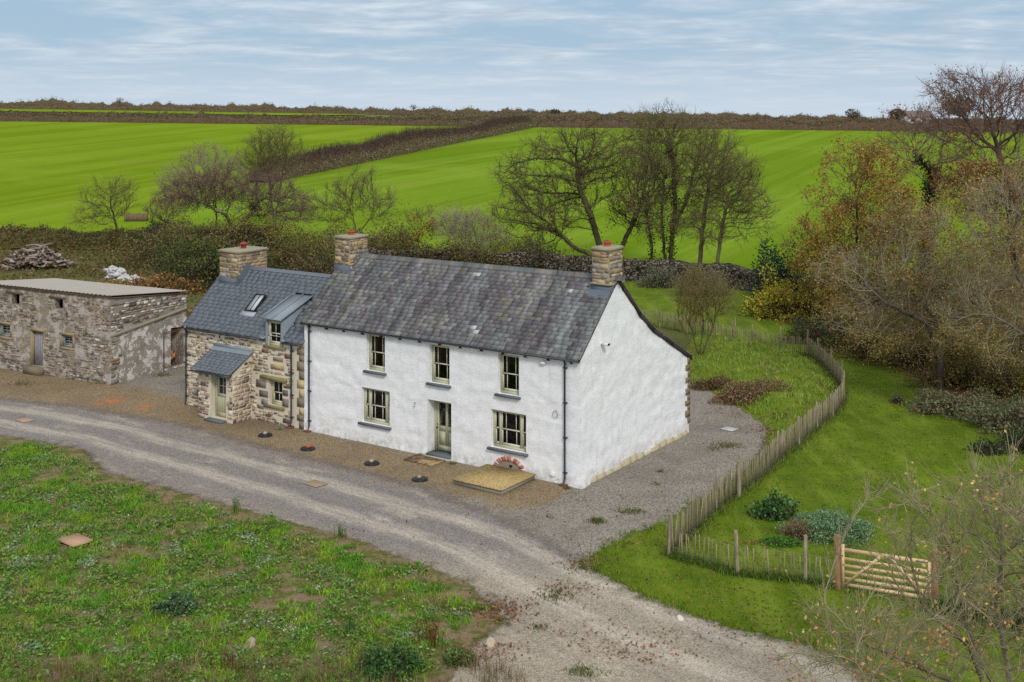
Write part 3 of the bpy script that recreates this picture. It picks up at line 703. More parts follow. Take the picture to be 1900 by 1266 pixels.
def window(par, x0, x1, z0, z1, y, kind, glass=True, mat=None):
    """box sash: outer frame, two sashes with glazing bars, glass and a slate sill"""
    mat = mat or MT['sage']; g = Geo(); b = Geo(); fw = .075
    g.box((x0, y, z0), (x0+fw, y+.14, z1)); g.box((x1-fw, y, z0), (x1, y+.14, z1)); g.box((x0+fw, y, z1-.07), (x1-fw, y+.14, z1)); g.box((x0+fw, y-.01, z0), (x1-fw, y+.14, z0+.09))
    lights = [(x0+fw, x1-fw)]
    if kind == 'tri':
        w = (x1-x0-2*fw); m1, m2 = x0+fw+w*.17, x1-fw-w*.17
        for m in (m1, m2): g.box((m-.045, y-.003, z0+.09), (m+.045, y+.13, z1-.07))
        lights = [(x0+fw, m1-.045), (m1+.045, m2-.045), (m2+.045, x1-fw)]
    zm = (z0+z1)/2+.01; s = .04
    for k, (a, c) in enumerate(lights):
        for lo, hi, yy in ((z0+.09, zm, y+.055), (zm-.035, z1-.07, y+.025)):
            yy2 = yy+.03; bot = lo+(.09 if lo < zm-.1 else .035)
            b.box((a, yy, lo), (a+s, yy2, hi)); b.box((c-s, yy, lo), (c, yy2, hi)); b.box((a+s, yy+.001, lo), (c-s, yy2, bot)); b.box((a+s, yy+.001, hi-.038), (c-s, yy2, hi))
            W = c-a
            if kind == 'marg' or (kind == 'tri' and k == 1):
                for q in (a+.06+W*.17, c-.06-W*.17): b.box((q-.012, yy+.003, bot), (q+.012, yy2-.003, hi-.038))
            if kind == 'small': b.box(((a+c)/2-.012, yy+.003, bot), ((a+c)/2+.012, yy2-.003, hi-.038))
            if kind == 'grid':
                q = (a+c)/2; b.box((q-.012, yy+.003, bot), (q+.012, yy2-.003, hi-.038)); q = (bot+hi)/2; b.box((a+s, yy+.004, q-.012), (c-s, yy2-.004, q+.012))
    o = g.build('window', mat, par)
    b.build('sash', MT['bars'] if mat is MT['sage'] else mat, o)
    g = Geo(); g.add([(x0+fw, y+.075, z0+.05), (x1-fw, y+.075, z0+.05), (x1-fw, y+.075, z1-.05), (x0+fw, y+.075, z1-.05)], [(0, 1, 2, 3)]); g.build('glass', MT['glass'], o)
    return o
wins = []
for i, (x0, x1, z0, z1, d) in enumerate(WOP[:5]):
    w = window(house, x0, x1, z0, z1, d, 'tri' if i > 2 else 'marg'); wins.append(w)
    g = Geo(); e = .09 if i < 3 else .1
    g.box((x0-e, -.13, z0-.085), (x1+e, .17, z0-.003)); g.build('sill', MT['sill'], w)
    n = 9
    for a, s_ in ((x0+.1, 1), (x1-.1, -1)):
        g = Geo()
        for k in range(n): g.box((a+s_*k*.018, d+.2+.02*(k % 2), z0+.1), (a+s_*(k+1)*.018, d+.23+.02*(k % 2), z1-.05))
        g.build('curtain', MT['curtain'], w)
wins[1]['label'] = 'middle upstairs sash window with a plant behind its lower pane'
# front door
g = Geo(); x0, x1, z0, z1, d = WOP[5]; y = d
g.box((x0, y, z0), (x0+.09, y+.1, z1)); g.box((x1-.09, y, z0), (x1, y+.1, z1)); g.box((x0+.09, y, z1-.1), (x1-.09, y+.1, z1)); fr = g.build('door_frame', MT['sage'], house)
a, b = x0+.09, x1-.09; y += .03; g = Geo(); zt = z1-.1; zb = z0+.02; st = .11
g.box((a, y, zb), (a+st, y+.05, zt)); g.box((b-st, y, zb), (b, y+.05, zt)); mid = (a+b)/2; g.box((mid-.06, y, zb+.2), (mid+.06, y+.05, zt-.1))
for q0, q1 in ((zb, zb+.2), (zb+.78, zb+.98), (zt-.1, zt)): g.box((a+st, y+.001, q0), (b-st, y+.049, q1))
for q0, q1 in ((a+st, mid-.06), (mid+.06, b-st)):
    g.box((q0, y+.02, zb+.2), (q1, y+.04, zb+.78)); g.box((q0+.04, y+.008, zb+.25), (q1-.04, y+.02, zb+.73))
door = g.build('front_door', MT['sage'], house); door['label'] = 'sage green panelled front door with two tall glass panes'
g = Geo(); g.box((a+st, y+.025, zb+.98), (mid-.06, y+.03, zt-.1)); g.box((mid+.06, y+.025, zb+.98), (b-st, y+.03, zt-.1)); g.build('glass', MT['glass'], door)
g = Geo(); ellipsoid(g, (a+.05, y-.04, zb+.9), .035, 10, 6); g.tube([(a+.05, y-.04, zb+.9), (a+.05, y, zb+.9)], .012, 8); g.box((a+.035, y-.006, zb+.98), (a+.065, y, zb+1.06)); g.build('handle', MT['black'], door)
g = Geo(); g.box((x0-.0, -.1, .06), (x1, .55, .13)); g.build('threshold', MT['sill'], house)
g = Geo(); g.box((x0-.12, -.2, -.02), (x1+.02, .4, .057)); g.build('doorstep', MT['step'], house)

def arc(p, q): return math.hypot(q[0]-p[0], q[1]-p[1])
def slates(pf, x0, x1, crs, wd, colf, th=.014, lift=.02, seed=1, holes=None):
    rnd = random.Random(seed); g = Geo(); cum = [0]
    for a, b in zip(pf, pf[1:]): cum.append(cum[-1]+arc(a, b))
    Ls = cum[-1]
    def at(s):
        s = min(max(s, 0), Ls); return (float(np.interp(s, cum, [p[0] for p in pf])), float(np.interp(s, cum, [p[1] for p in pf])))
    n = int(Ls/crs); off = 0
    for i in range(n+1):
        s0 = i*crs; s1_ = min(s0+crs*1.3, Ls)
        if s1_-s0 < .03: continue
        x = x0-(rnd.random()*wd if i % 2 else 0)
        while x < x1:
            w = wd*(.75+.5*rnd.random()); xa, xb = max(x, x0), min(x+w-.003, x1); x += w
            if xb-xa < .04: continue
            j = rnd.uniform(-.012, .006) if i else 0; ya, za = at(s0+j); yb, zb = at(s1_)
            ty, tz = yb-ya, zb-za; L = math.hypot(ty, tz); ny_, nz_ = -tz/L, ty/L
            if ny_*0+nz_ < 0: ny_, nz_ = -ny_, -nz_
            l0 = lift+rnd.uniform(-.002, .003); l1 = .002; t2 = th
            if holes and holes((xa+xb)/2, (ya+yb)/2): continue
            V = [(xa, ya+ny_*(l0-t2), za+nz_*(l0-t2)), (xb, ya+ny_*(l0-t2), za+nz_*(l0-t2)), (xb, ya+ny_*(l0+t2*.3), za+nz_*(l0+t2*.3)), (xa, ya+ny_*(l0+t2*.3), za+nz_*(l0+t2*.3)), (xa, yb+ny_*l1, zb+nz_*l1), (xb, yb+ny_*l1, zb+nz_*l1), (xa, yb+ny_*(l1-t2), zb+nz_*(l1-t2)), (xb, yb+ny_*(l1-t2), zb+nz_*(l1-t2))]
            c = colf((xa+xb)/2, s0, rnd); g.add(V, [(0, 1, 2, 3), (3, 2, 5, 4), (1, 7, 5, 2), (0, 3, 4, 6)], c)
    return g
def oldcol(x, s, rnd):
    n1 = mn.noise(Vector((x*.55, s*.35, 1.7))); n2 = mn.noise(Vector((x*1.7+s*.3, s*.4, 5.1))); n3 = mn.noise(Vector((x*.4, s*.8, 9))); n1 *= .8
    r = rnd.random()
    if n2 > .12: c = S(104, 99, 103) if r < .6 else S(114, 110, 113)
    elif n1 > .1: c = S(122, 120, 120) if r < .65 else S(104, 101, 104)
    else: c = S(114, 115, 116) if r < .6 else S(101, 100, 102)
    if (n3 > .18 and r > .45) or r > .955: c = S(130, 129, 124) if rnd.random() < .75 else S(124, 117, 108)
    if x < -12.2 and r > .7: c = S(130, 130, 122)
    if x > -1.6 and r > .45: c = S(124, 127, 126)
    if rnd.random() > .992: c = S(178, 178, 172)
    k = .92+.17*rnd.random(); return tuple(q*k for q in c)
def newcol(x, s, rnd):
    k = .95+.1*rnd.random(); c = S(106, 112, 119) if rnd.random() < .85 else S(99, 105, 112); return tuple(q*k for q in c)
RP = [(-.17, 4.61), (2.7, 7.25)]
BP = [(9.1, 3.2), (7.36, 4.07), (5.68, 4.88), (4.53, 5.65), (3.15, 6.89), (2.7, 7.25)]
roof = slates(RP, -13.8, .07, .185, .33, oldcol, lift=.022).build('roof', MT['slate'], house)
slates(BP, -13.8, .07, .3, .4, oldcol, seed=5).build('rear_roof', MT['slate'], house)
g = Geo(); x = -13.8
while x < 0: g.add([(x, 2.55, 7.16), (x+.5, 2.55, 7.16), (x+.5, 2.69, 7.33), (x, 2.69, 7.33), (x+.5, 2.85, 7.16), (x, 2.85, 7.16), ], [(0, 1, 2, 3), (3, 2, 4, 5)], S(*random.choice([(98, 102, 102), (108, 109, 106), (114, 109, 102)]))); x += .507
g.build('ridge_tiles', MT['slate'], house)
mvb = plain('verge_board', S(64, 54, 58), .8, .2, 6)
for X0 in (.0, -13.78):      # under-slate verges
    g = Geo()
    for pf, t in ((RP, .07), (BP, .13)):
        for a, b in zip(pf, pf[1:]):
            v = [(X0-.01, a[0], a[1]-.015), (X0+.055, a[0], a[1]-.015), (X0+.055, b[0], b[1]-.015), (X0-.01, b[0], b[1]-.015)]
            v += [(p, q, r-t*1.25) for p, q, r in v]; g.add(v, [(0, 1, 2, 3), (7, 6, 5, 4), (0, 4, 5, 1), (1, 5, 6, 2), (2, 6, 7, 3), (3, 7, 4, 0)])
    g.build('verge_board', mvb, house)
def gutter(par, x0, x1, y, z, brackets=0):
    g = Geo(); k = 7; v = []
    for x in (x0, x1):
        for rr in (.06, .048):
            for i in range(k):
                t = math.pi+math.pi*i/(k-1); v.append((x, y+rr*math.cos(t), z+rr*math.sin(t)))
    f = [(i, i+1, 2*k+i+1, 2*k+i) for i in range(k-1)]+[(k+i, 3*k+i, 3*k+i+1, k+i+1) for i in range(k-1)]+[(0, 2*k, 3*k, k), (k-1, 2*k-1, 4*k-1, 3*k-1)]+[(i, k+i, k+i+1, i+1) for i in range(k-1)]+[(2*k+i, 2*k+i+1, 3*k+i+1, 3*k+i) for i in range(k-1)]
    g.add(v, f); o = g.build('gutter', MT['iron'], par)
    if brackets:
        for i in range(brackets):
            g = Geo(); x = x0+.4+(x1-x0-.8)*i/(brackets-1); g.box((x-.012, y+.06, z-.16), (x+.012, .02, z-.02)); g.box((x-.05, -.05, z-.17), (x+.05, .01, z-.15))
            g.build('bracket', MT['rust'], o)
    return o
gutter(house, -13.8, .05, -.2, 4.58, 14)
def downpipe(par, x, z0, z1, y=-.09, label=None, top=-.2):
    g = Geo(); g.tube([(x, y-.07, z0), (x, y, z0+.12), (x, y, z1-.12), (x, top, z1)], .038, 8)
    for z in np.linspace(z0+.35, z1-.3, 4): g.tube([(x, y, z-.03), (x, y, z+.03)], .052, 8); g.box((x-.085, y-.01, z-.015), (x+.085, -.01, z+.015))
    o = g.build('downpipe', MT['iron'], par)
    if label: o['label'] = label
    return o
downpipe(house, -.61, .1, 4.55); downpipe(house, -13.36, .1, 4.55)
mdr = plain('dull_red_brick', S(118, 70, 58), .9, .2, 7)
for x in (-.61, -13.36): g = Geo(); g.box((x-.14, -.28, 0), (x+.14, -.08, .05)); g.build('gully', mdr, house)


mqc = M('stone_block', .95, .12); n = mqc.noise(mqc.obj(), 8, 6, .75); mqc.color(mqc.mix(.5, mqc.attr('Col'), mqc.mix(n, (.2, .2, .2), (.85, .85, .85)), 'OVERLAY')); mqc.bump(n, .6, .02)
mlime = plain('lime_mortar', S(212, 201, 180), .95, .2, 5)
MT['chimm'] = plain('chimney_mortar', S(166, 154, 130), .95, .25, 6)
PAL = [(198, 178, 148), (178, 154, 126), (146, 122, 100), (130, 118, 108), (98, 90, 86), (186, 162, 146), (164, 148, 128), (210, 196, 170), (156, 142, 132), (116, 102, 90), (206, 194, 174)]
def stonework(g, mapf, U0, U1, Z0, Z1, hr, wr, pal, skip=None, drop=0, gap=.028, proud=.02, seed=1):
    """courses of irregular stones, each a low block standing proud of the mortar; mapf(u, z, d) -> point, d outward"""
    rd = random.Random(seed); z = Z0
    while z < Z1:
        h = rd.uniform(*hr); u = U0+rd.uniform(-.1, 0)
        while u < U1:
            w = rd.uniform(*wr)*(1.35 if rd.random() < .12 else 1); parts = [(0, h)]
            if h > hr[0]*1.35 and rd.random() < .35: k = rd.uniform(.35, .65); parts = [(0, h*k), (h*k, h)]
            for a, b in parts:
                ua, ub, za, zb = max(u, U0)+gap/2, min(u+w, U1)-gap/2, z+a+gap/2, min(z+b, Z1)-gap/2
                if ub-ua < .05 or zb-za < .03: continue
                if skip and skip((ua+ub)/2, (za+zb)/2, ua, ub, za, zb): continue
                if rd.random() < drop: continue
                j = lambda s_=.014: rd.uniform(-s_, s_)
                q = [(ua+j(), za+j()), (ub+j(), za+j()), (ub+j(), zb+j()), (ua+j(), zb+j())]; cu, cz = (ua+ub)/2, (za+zb)/2
                if rd.random() < .5: c_ = rd.randrange(4); q[c_] = (q[c_][0]+(cu-q[c_][0])*.3, q[c_][1]+(cz-q[c_][1])*.3)
                p_ = proud*rd.uniform(.6, 1.3); V = [mapf(a_, b_, -.03) for a_, b_ in q]+[mapf(a_+(cu-a_)*.1, b_+(cz-b_)*.14, p_) for a_, b_ in q]
                kk = rd.uniform(.84, 1.14); g.add(V, [(4, 5, 6, 7), (0, 1, 5, 4), (1, 2, 6, 5), (2, 3, 7, 6), (3, 0, 4, 7)], tuple(x*kk for x in S(*rd.choice(pal))))
            u += w
        z += h
    return g

def chimney(par, x0, x1, y0, y1, zb, zt, pot='terra', lead=7.0, capov=.05):
    g = Geo(); us = lines(0, 1, .2)
    fr = [((x0, y0), (x1, y0)), ((x1, y0), (x1, y1)), ((x1, y1), (x0, y1)), ((x0, y1), (x0, y0))]
    for (a, b), (c, e) in fr:
        L = math.hypot(c-a, e-b); nx_, ny_ = (e-b)/L, -(c-a)/L
        us = lines(0, L, .12); zs = lines(zb, zt, .12)
        def fn(u, z):
            k = min(1, min(u, L-u)/.08); d = k*(.018*ng(a+u, b, z, 4)+.004); return (a+(c-a)*u/L+nx_*d, b+(e-b)*u/L+ny_*d, z)
        V, f = wall(us, zs, fn); g.add(V, f)
    g.mi = 1; gs = g
    for kf, ((a, b), (c, e)) in enumerate(fr):
        L = math.hypot(c-a, e-b); nx_, ny_ = (e-b)/L, -(c-a)/L
        stonework(gs, lambda u, z, d: (a+(c-a)*u/L+nx_*(d+.012), b+(e-b)*u/L+ny_*(d+.012), z), .0, L, zb, zt-.01, (.13, .26), (.18, .42), [(176, 154, 116), (158, 136, 100), (140, 118, 90), (120, 104, 88), (188, 170, 134), (150, 144, 136), (132, 122, 112), (170, 140, 108)], gap=.02, proud=.015, seed=int(abs(x0)*10)+kf)
    o = g.build('chimney', [MT['chimm'], mqc.m], par)
    g = Geo(); e = capov; V = []
    for z, q in ((zt, e), (zt+.09, e+.01), (zt+.14, e-.06)):
        V += [(x0-q, y0-q, z), (x1+q, y0-q, z), (x1+q, y1+q, z), (x0-q, y1+q, z)]
    g.add(V, [(3, 2, 1, 0)]+[(l*4+i, l*4+(i+1) % 4, l*4+4+(i+1) % 4, l*4+4+i) for l in (0, 1) for i in range(4)]+[(8, 9, 10, 11)]); g.build('cap', MT['capst'], o)
    cx, cy = (x0+x1)/2, (y0+y1)/2; g = Geo(); z = zt+.13
    if pot == 'terra': g.tube([(cx, cy, z), (cx, cy, z+.13), (cx, cy, z+.14), (cx, cy, z+.2), (cx, cy, z+.2), (cx, cy, z+.08)], [.135, .13, .165, .165, .12, .11], 16, cap=False); g.build('pot', MT['terra'], o)
    else:
        g.tube([(cx, cy, z), (cx, cy, z+.1), (cx, cy, z+.12)], [.13, .12, .15], 14)
        for k in range(6): a = k*math.pi/3; g.bar((cx+.1*math.cos(a), cy+.1*math.sin(a), z+.1), (cx+.1*math.cos(a), cy+.1*math.sin(a), z+.22), .02, .02)
        g.tube([(cx, cy, z+.21), (cx, cy, z+.24), (cx, cy, z+.3), (cx, cy, z+.32)], [.19, .19, .08, .01], 14); g.build('cowl', plain('red_cowl', S(150, 60, 56), .5, .2), o)
    return o
ch = chimney(house, -.8, -.06, 2.2, 3.2, 6.5, 8.28); ch['label'] = 'stone chimney with terracotta pot above the white gable'
g = Geo(); g.box((-.84, 2.16, 6.62), (-.02, 3.24, 7.0)); g.add([(-.86, 1.85, 6.47), (0.02, 1.85, 6.47), (.02, 2.15, 6.82), (-.86, 2.15, 6.82)], [(0, 1, 2, 3)]); g.build('flashing', MT['leadd'], ch)
g = Geo(); g.box((-.92, 2.1, 7.0), (.04, 3.3, 7.06)); g.build('drip_course', MT['capst'], ch)
ch = chimney(house, -13.8, -12.95, 2.0, 3.15, 6.3, 7.98); ch['label'] = 'stone chimney with terracotta pot above the cottage roof'
g = Geo(); g.box((-13.84, 1.96, 6.35), (-12.9, 2.0, 6.85)); g.add([(-12.93, 1.94, 6.4), (-12.93, 3.2, 6.9), (-12.93, 3.2, 7.4), (-12.93, 2.6, 7.4), (-12.93, 1.94, 6.8)], [(0, 1, 2, 3, 4)]); g.box((-13.9, 1.6, 6.28), (-12.86, 1.97, 6.33), M=Matrix.Translation((0, 1.8, 6.3))@Matrix.Rotation(.74, 4, 'X')@Matrix.Translation((0, -1.8, -6.3))); g.build('flashing', MT['leadd'], ch)

# quoins, bare stone strip, arch, little fittings
mq = plain('quoin_stone', S(132, 114, 92), .95, .3, 5); mtan = plain('bare_base_stone', S(184, 172, 142), .95, .22, 6)
g = Geo(); z = .42; i = 0
while z < 3.05:
    h_ = random.uniform(.2, .34); w_ = .34 if i % 2 else .14; g.box((-.3, 8.88-w_, z), (.05, 8.905, z+h_-.02), S(*random.choice([(255, 240, 215), (190, 175, 160), (140, 130, 125)]))); z += h_; i += 1
g.build('quoins', mq, house)
g = Geo(); y = .75
while y < 8.4:
    w_ = random.uniform(.35, .9); h_ = .15+.05*math.sin(y*2.3)+random.uniform(-.04, .04)
    g.add([(.085, y, -.02), (.085, y+w_, -.02), (.078, y+w_-.03, h_*random.uniform(.8, 1)), (.078, y+.03, h_), (0, y, -.02), (0, y+w_, -.02), (0, y+w_, h_), (0, y, h_)], [(0, 1, 2, 3), (3, 2, 6, 7), (1, 5, 6, 2), (0, 3, 7, 4)])
    y += w_+.0
g.build('base_course', mtan, house)
g = Geo(); n = 15
for k in range(n):
    t0, t1 = math.pi*(k+.08)/n, math.pi*(k+.92)/n; q = []
    for yy in (-.075, .02):
        for t, s_ in ((t0, 0), (t1, 0), (t1, 1), (t0, 1)): q.append((-3.08+(.54+.19*s_)*math.cos(t), yy, .08+(.36+.17*s_)*math.sin(t)))
    g.add(q, [(0, 1, 2, 3), (0, 4, 5, 1), (1, 5, 6, 2), (2, 6, 7, 3), (3, 7, 4, 0)], S(*random.choice([(196, 144, 128), (176, 124, 108), (220, 190, 176), (164, 108, 92)])))
mb = M('brick', .9, .15); mb.color(mb.mix(.3, mb.attr('Col'), mb.mix(mb.noise(mb.obj(), 14), (.3, .3, .3), (.8, .8, .8)), 'OVERLAY')); g.build('brick_arch', mb.m, house)
g = Geo(); V = [(-3.08, -.06, .06)]+[(-3.08+.53*math.cos(math.pi*k/16), -.06, .06+.37*math.sin(math.pi*k/16)) for k in range(17)]
g.add(V+[(a, -.03, c) for a, b, c in V], [(0, k, k+1) for k in range(1, 17)]); hb = g.build('hatch_board', plain('grey_board', S(150, 138, 118), .85, .15, 6), house)
g = Geo(); V = []
for k in range(20):
    t = 2*math.pi*k/20; V.append((-3.0+.0052*16*math.sin(t)**3, -.066, .27+.0048*(13*math.cos(t)-5*math.cos(2*t)-2*math.cos(3*t)-math.cos(4*t))))
g.add([(-3.0, -.066, .25)]+V, [(0, 1+k, 1+(k+1) % 20) for k in range(20)]); g.build('heart_hole_shade', MT['black'], hb)  # black heart laid on the board, painting in the shade of a cut hole
g = Geo(); ellipsoid(g, (-1.59, -.04, 4.3), (.13, .08, .07), 14, 8); g.tube([(-1.59, 0, 4.3), (-1.59, -.05, 4.3)], .1, 14); g.build('bulkhead_lamp', MT['whitep'], house)
g = Geo(); g.tube([(-1.03+.11*math.cos(t), -.06, 2.5+.13*math.sin(t)) for t in np.linspace(0, 2*math.pi, 15)], .011, 6, cap=False); g.tube([(-1.0, .0, 2.62), (-1.0, -.07, 2.62)], .014, 6); g.build('wall_ring', MT['gal'], house)
g = Geo(); g.tube([(-1.15, .03, .28), (-1.15, -.09, .28)], .09, 14); g.tube([(-1.15, -.09, .28), (-1.15, -.14, .26)], .055, 12); g.build('flue_vent', MT['whitep'], house)
g = Geo(); g.tube([(0, 1.47, 4.95), (.13, 1.47, 4.95)], .05, 10); g.box((.1, 1.36, 4.9), (.34, 1.54, 5.0)); cam_ = g.build('wall_camera', MT['whitep'], house)  # small camera on the gable wall, not a lamp
g = Geo(); g.box((.341, 1.38, 4.91), (.36, 1.52, 4.99)); g.build('lens', MT['black'], cam_)
cu = bpy.data.curves.new('house_number', 'FONT'); cu.body = '2'; cu.size = .3; cu.extrude = .006; cu.offset = -.008; cu.shear = .2; cu.materials.append(MT['black'])
_t = bpy.data.objects.new('tmp_text', cu); COL.objects.link(_t); bpy.context.view_layer.update(); _me = bpy.data.meshes.new_from_object(_t.evaluated_get(bpy.context.evaluated_depsgraph_get())); bpy.data.objects.remove(_t)
o = bpy.data.objects.new('house_number', _me); COL.objects.link(o); o.parent = house; o.location = (-7.72, -.07, 1.83); o.rotation_euler = (math.pi/2, 0, 0)
# potted plant on the landing sill
r = empty('houseplant', (*L2W(-6.12, .55), 2.95), RZ, 'leafy green houseplant behind the middle upstairs window', 'houseplant')
g = Geo(); g.tube([(0, 0, 0), (0, 0, .16), (0, 0, .15)], [.07, .1, .09], 12); g.build('pot', MT['whitep'], r)
g = Geo(); c = RNG.normal(size=(60, 3))*(.12, .08, .16)+(0, 0, .42); leaf_quads(g, c, .15, pick([(74, 120, 60), (110, 160, 90), (50, 90, 44)], 60)); g.build('leaves', LEAF, r, uv=False)

# ================================================================== COTTAGE
cot = empty('stone_cottage', (*L2W(-13.71, 0), 0), RZ, 'lower rubble stone cottage joined to the white farmhouse with new slate roof and porch', 'cottage')
OX = 13.71
COP = [(-15.82+OX, -15.03+OX, .78, 1.88, .14), (-15.86+OX, -15.06+OX, 3.38, 3.8, .14)]
g = front_wall(-7.59, 0, 3.76, COP, amp=.12, step=.3); 
def csk(u, z, ua, ub, za, zb): return any(ub > a-.02 and ua < b+.02 and zb > c-.02 and za < e+.02 for a, b, c, e, *_ in COP+[(-2.6, -1.02, 1.87, 2.05), (-2.4, -1.18, .64, .79), (-2.46, -1.08, 3.24, 3.4), (-.52, 0, 0, 3.6), (-5.4, -3.3, 0, 2.8)]+DRS)
DRS = [(x_, x_+w_, z_, z_+h_) for x_, z_, w_, h_ in [(-1.32, .8, .42, .42), (-1.3, 1.28, .36, .3), (-2.75, 1.05, .62, .34), (-2.62, .72, .45, .3), (-2.95, 1.45, .7, .4), (-2.05, 2.35, .95, .26), (-1.9, 2.72, .7, .2), (-4.3, 2.95, .6, .16)]]
g.mi = 1; gs = stonework(g, lambda u, z, d: (u, -d-.012, z), -7.59, 0, 0, 3.72, (.09, .2), (.13, .42), PAL, csk, gap=.042, drop=.05, seed=3)
cfw = gs
g = Geo(); V = [(-7.59, 0, 0), (-7.59, 5.3, 0), (-7.59, 5.3, 3.75), (-7.59, 2.6, 6.15), (-7.59, 0, 3.75)]; g.add(V, [(4, 3, 2, 1, 0)]); g.box((-7.59, 5.1, 0), (0, 5.3, 3.7)); g.build('gable_wall', MT['cott'], cot)
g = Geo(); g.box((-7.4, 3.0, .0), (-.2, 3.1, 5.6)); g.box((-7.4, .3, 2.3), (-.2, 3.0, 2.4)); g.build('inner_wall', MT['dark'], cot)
mql = mat_rubble('dressed_quoin', [S(150, 126, 98), S(112, 98, 86), S(168, 150, 116), S(124, 108, 92)], S(190, 176, 150), (.9, 2.6), mort_w=.03)
g = cfw; z = 0.02; i = 0
while z < 3.5:
    h_ = random.uniform(.26, .42); w_ = .42 if i % 2 else .3; k = random.choice([(182, 160, 130), (146, 130, 114), (196, 176, 138), (132, 120, 108), (166, 144, 120)])
    g.box((-w_, -.03, z), (-.01, .05, z+h_-.022), S(*k)); z += h_; i += 1
for x0_, z0_, w_, h_, k in [(-1.32+.0, .8, .42, .42, (138, 124, 112)), (-1.3, 1.28, .36, .3, (110, 104, 104)), (-2.75, 1.05, .62, .34, (120, 112, 108)), (-2.62, .72, .45, .3, (140, 136, 132)), (-2.95, 1.45, .7, .4, (132, 120, 114)), (-2.05, 2.35, .95, .26, (176, 156, 116)), (-1.9, 2.72, .7, .2, (150, 132, 108)), (-2.6, 3.0, .5, .2, (132, 104, 84)), (-1.2, 2.9, .5, .26, (128, 98, 84)), (-1.25, 1.62, .44, .22, (124, 100, 88)), (-6.9, .5, .4, .24, (120, 112, 106)), (-5.4, .25, .3, .22, (112, 100, 92)), (-4.3, 2.95, .6, .16, (140, 122, 100)), (-1.3, .1, .5, .2, (100, 94, 90)), (-2.2, .3, .34, .18, (168, 140, 104))]:
    g.box((x0_+.03, -.03, z0_+.02), (x0_+w_*.88, .05, z0_+h_*.85), S(*k))
g.build('front_wall', [mlime, mqc.m], cot)
CRP = [(-.15, 3.66), (2.6, 6.2)]
def dh(x, y): return (-16.0+OX < x < -14.99+OX and y < 1.75) or (-18.2+OX < x < -17.58+OX and .72 < y < 1.5)
slates(CRP, -7.72, .03, .2, .36, newcol, holes=dh, seed=3).build('roof', MT['newslate'], cot)
slates([(5.5, 3.6), (2.6, 6.2)], -7.72, .0, .3, .4, newcol, seed=4).build('rear_roof', MT['newslate'], cot)
g = Geo(); g.add([(-7.72, 2.46, 6.13), (0, 2.46, 6.13), (0, 2.6, 6.27), (-7.72, 2.6, 6.27), (0, 2.74, 6.13), (-7.72, 2.74, 6.13)], [(0, 1, 2, 3), (3, 2, 4, 5)], newcol(0, 0, random)); g.build('ridge_tiles', MT['newslate'], cot)
g = Geo()
for a, b in (((-.15, 3.6), (2.6, 6.15)), ((5.45, 3.55), (2.6, 6.15))): g.bar((-7.69, a[0], a[1]), (-7.69, b[0], b[1]), .06, .1)
g.build('verge_board', bpy.data.materials['verge_board'], cot)
gutter(cot, -7.75, -2.35, -.2, 3.62); gutter(cot, -1.2, -.02, -.2, 3.62)
downpipe(cot, -21.19+OX-.0, .1, 3.6); downpipe(cot, -14.41+OX, .1, 3.6)
g = Geo(); g.box((-.85, -.28, 0), (-.55, -.08, .05)); g.build('gully', bpy.data.materials['dull_red_brick'], cot)
w = window(cot, *COP[0][:4], .14, 'small')
g = Geo(); g.box((-2.4, -.09, .66), (-1.18, .14, .775)); g.build('sill', plain('mossy_sill', S(140, 128, 92), .95, .3, 7), w)
g = Geo(); g.box((-2.6, -.12, 1.885), (-1.02, .1, 2.04)); g.build('lintel', plain('mossy_lintel', S(140, 132, 86), .95, .45, 4), w)
# dormer
dm = empty('dormer', (0, 0, 0)); dm.parent = cot
g = Geo(); xa, xb = -16.02+OX, -14.97+OX; zt = 4.52
def rz(y): return 3.8+.924*y
for a, b in ((xa, xa+.12), (xb-.12, xb)):
    v = [(a, -.06, 3.5), (b, -.06, 3.5), (b, -.06, zt), (a, -.06, zt)]; yb = 1.62
    V = [(a, -.06, 3.42), (a, -.06, zt), (a, yb, 5.2), (a, yb, rz(yb)-.05), (b, -.06, 3.42), (b, -.06, zt), (b, yb, 5.2), (b, yb, rz(yb)-.05)]
    g.add(V, [(0, 1, 2, 3), (7, 6, 5, 4), (0, 4, 5, 1)])
g.box((xa+.12, -.058, 4.46), (xb-.12, .1, zt))
g.box((xa-.22, -.2, 3.64), (xa-.0, .12, 3.72)); g.box((xb, -.2, 3.64), (xb+.22, .12, 3.72)); g.build('cheeks', MT['lead'], dm)
g = Geo(); V = [(xa-.08, -.2, zt+.01), (xb+.08, -.2, zt+.01), (xb+.08, 1.75, 5.33), (xa-.08, 1.75, 5.33)]; V += [(a, b, c+.05) for a, b, c in V]
g.add(V, [(3, 2, 1, 0), (4, 5, 6, 7), (0, 1, 5, 4), (1, 2, 6, 5), (2, 3, 7, 6), (3, 0, 4, 7)])
for x in (xa-.08, (xa+xb)/2, xb+.08): g.bar((x, -.2, zt+.08), (x, 1.75, 5.4), .05, .06)
g.build('lead_roof', MT['lead'], dm)
w = window(dm, -15.9+OX, -15.06+OX, 3.38, 4.46, .02, 'small'); w.name = 'dormer_window'
g = Geo(); g.box((-2.45, -.08, 3.26), (-1.1, .1, 3.375)); g.build('sill', bpy.data.materials['mossy_sill'], dm)
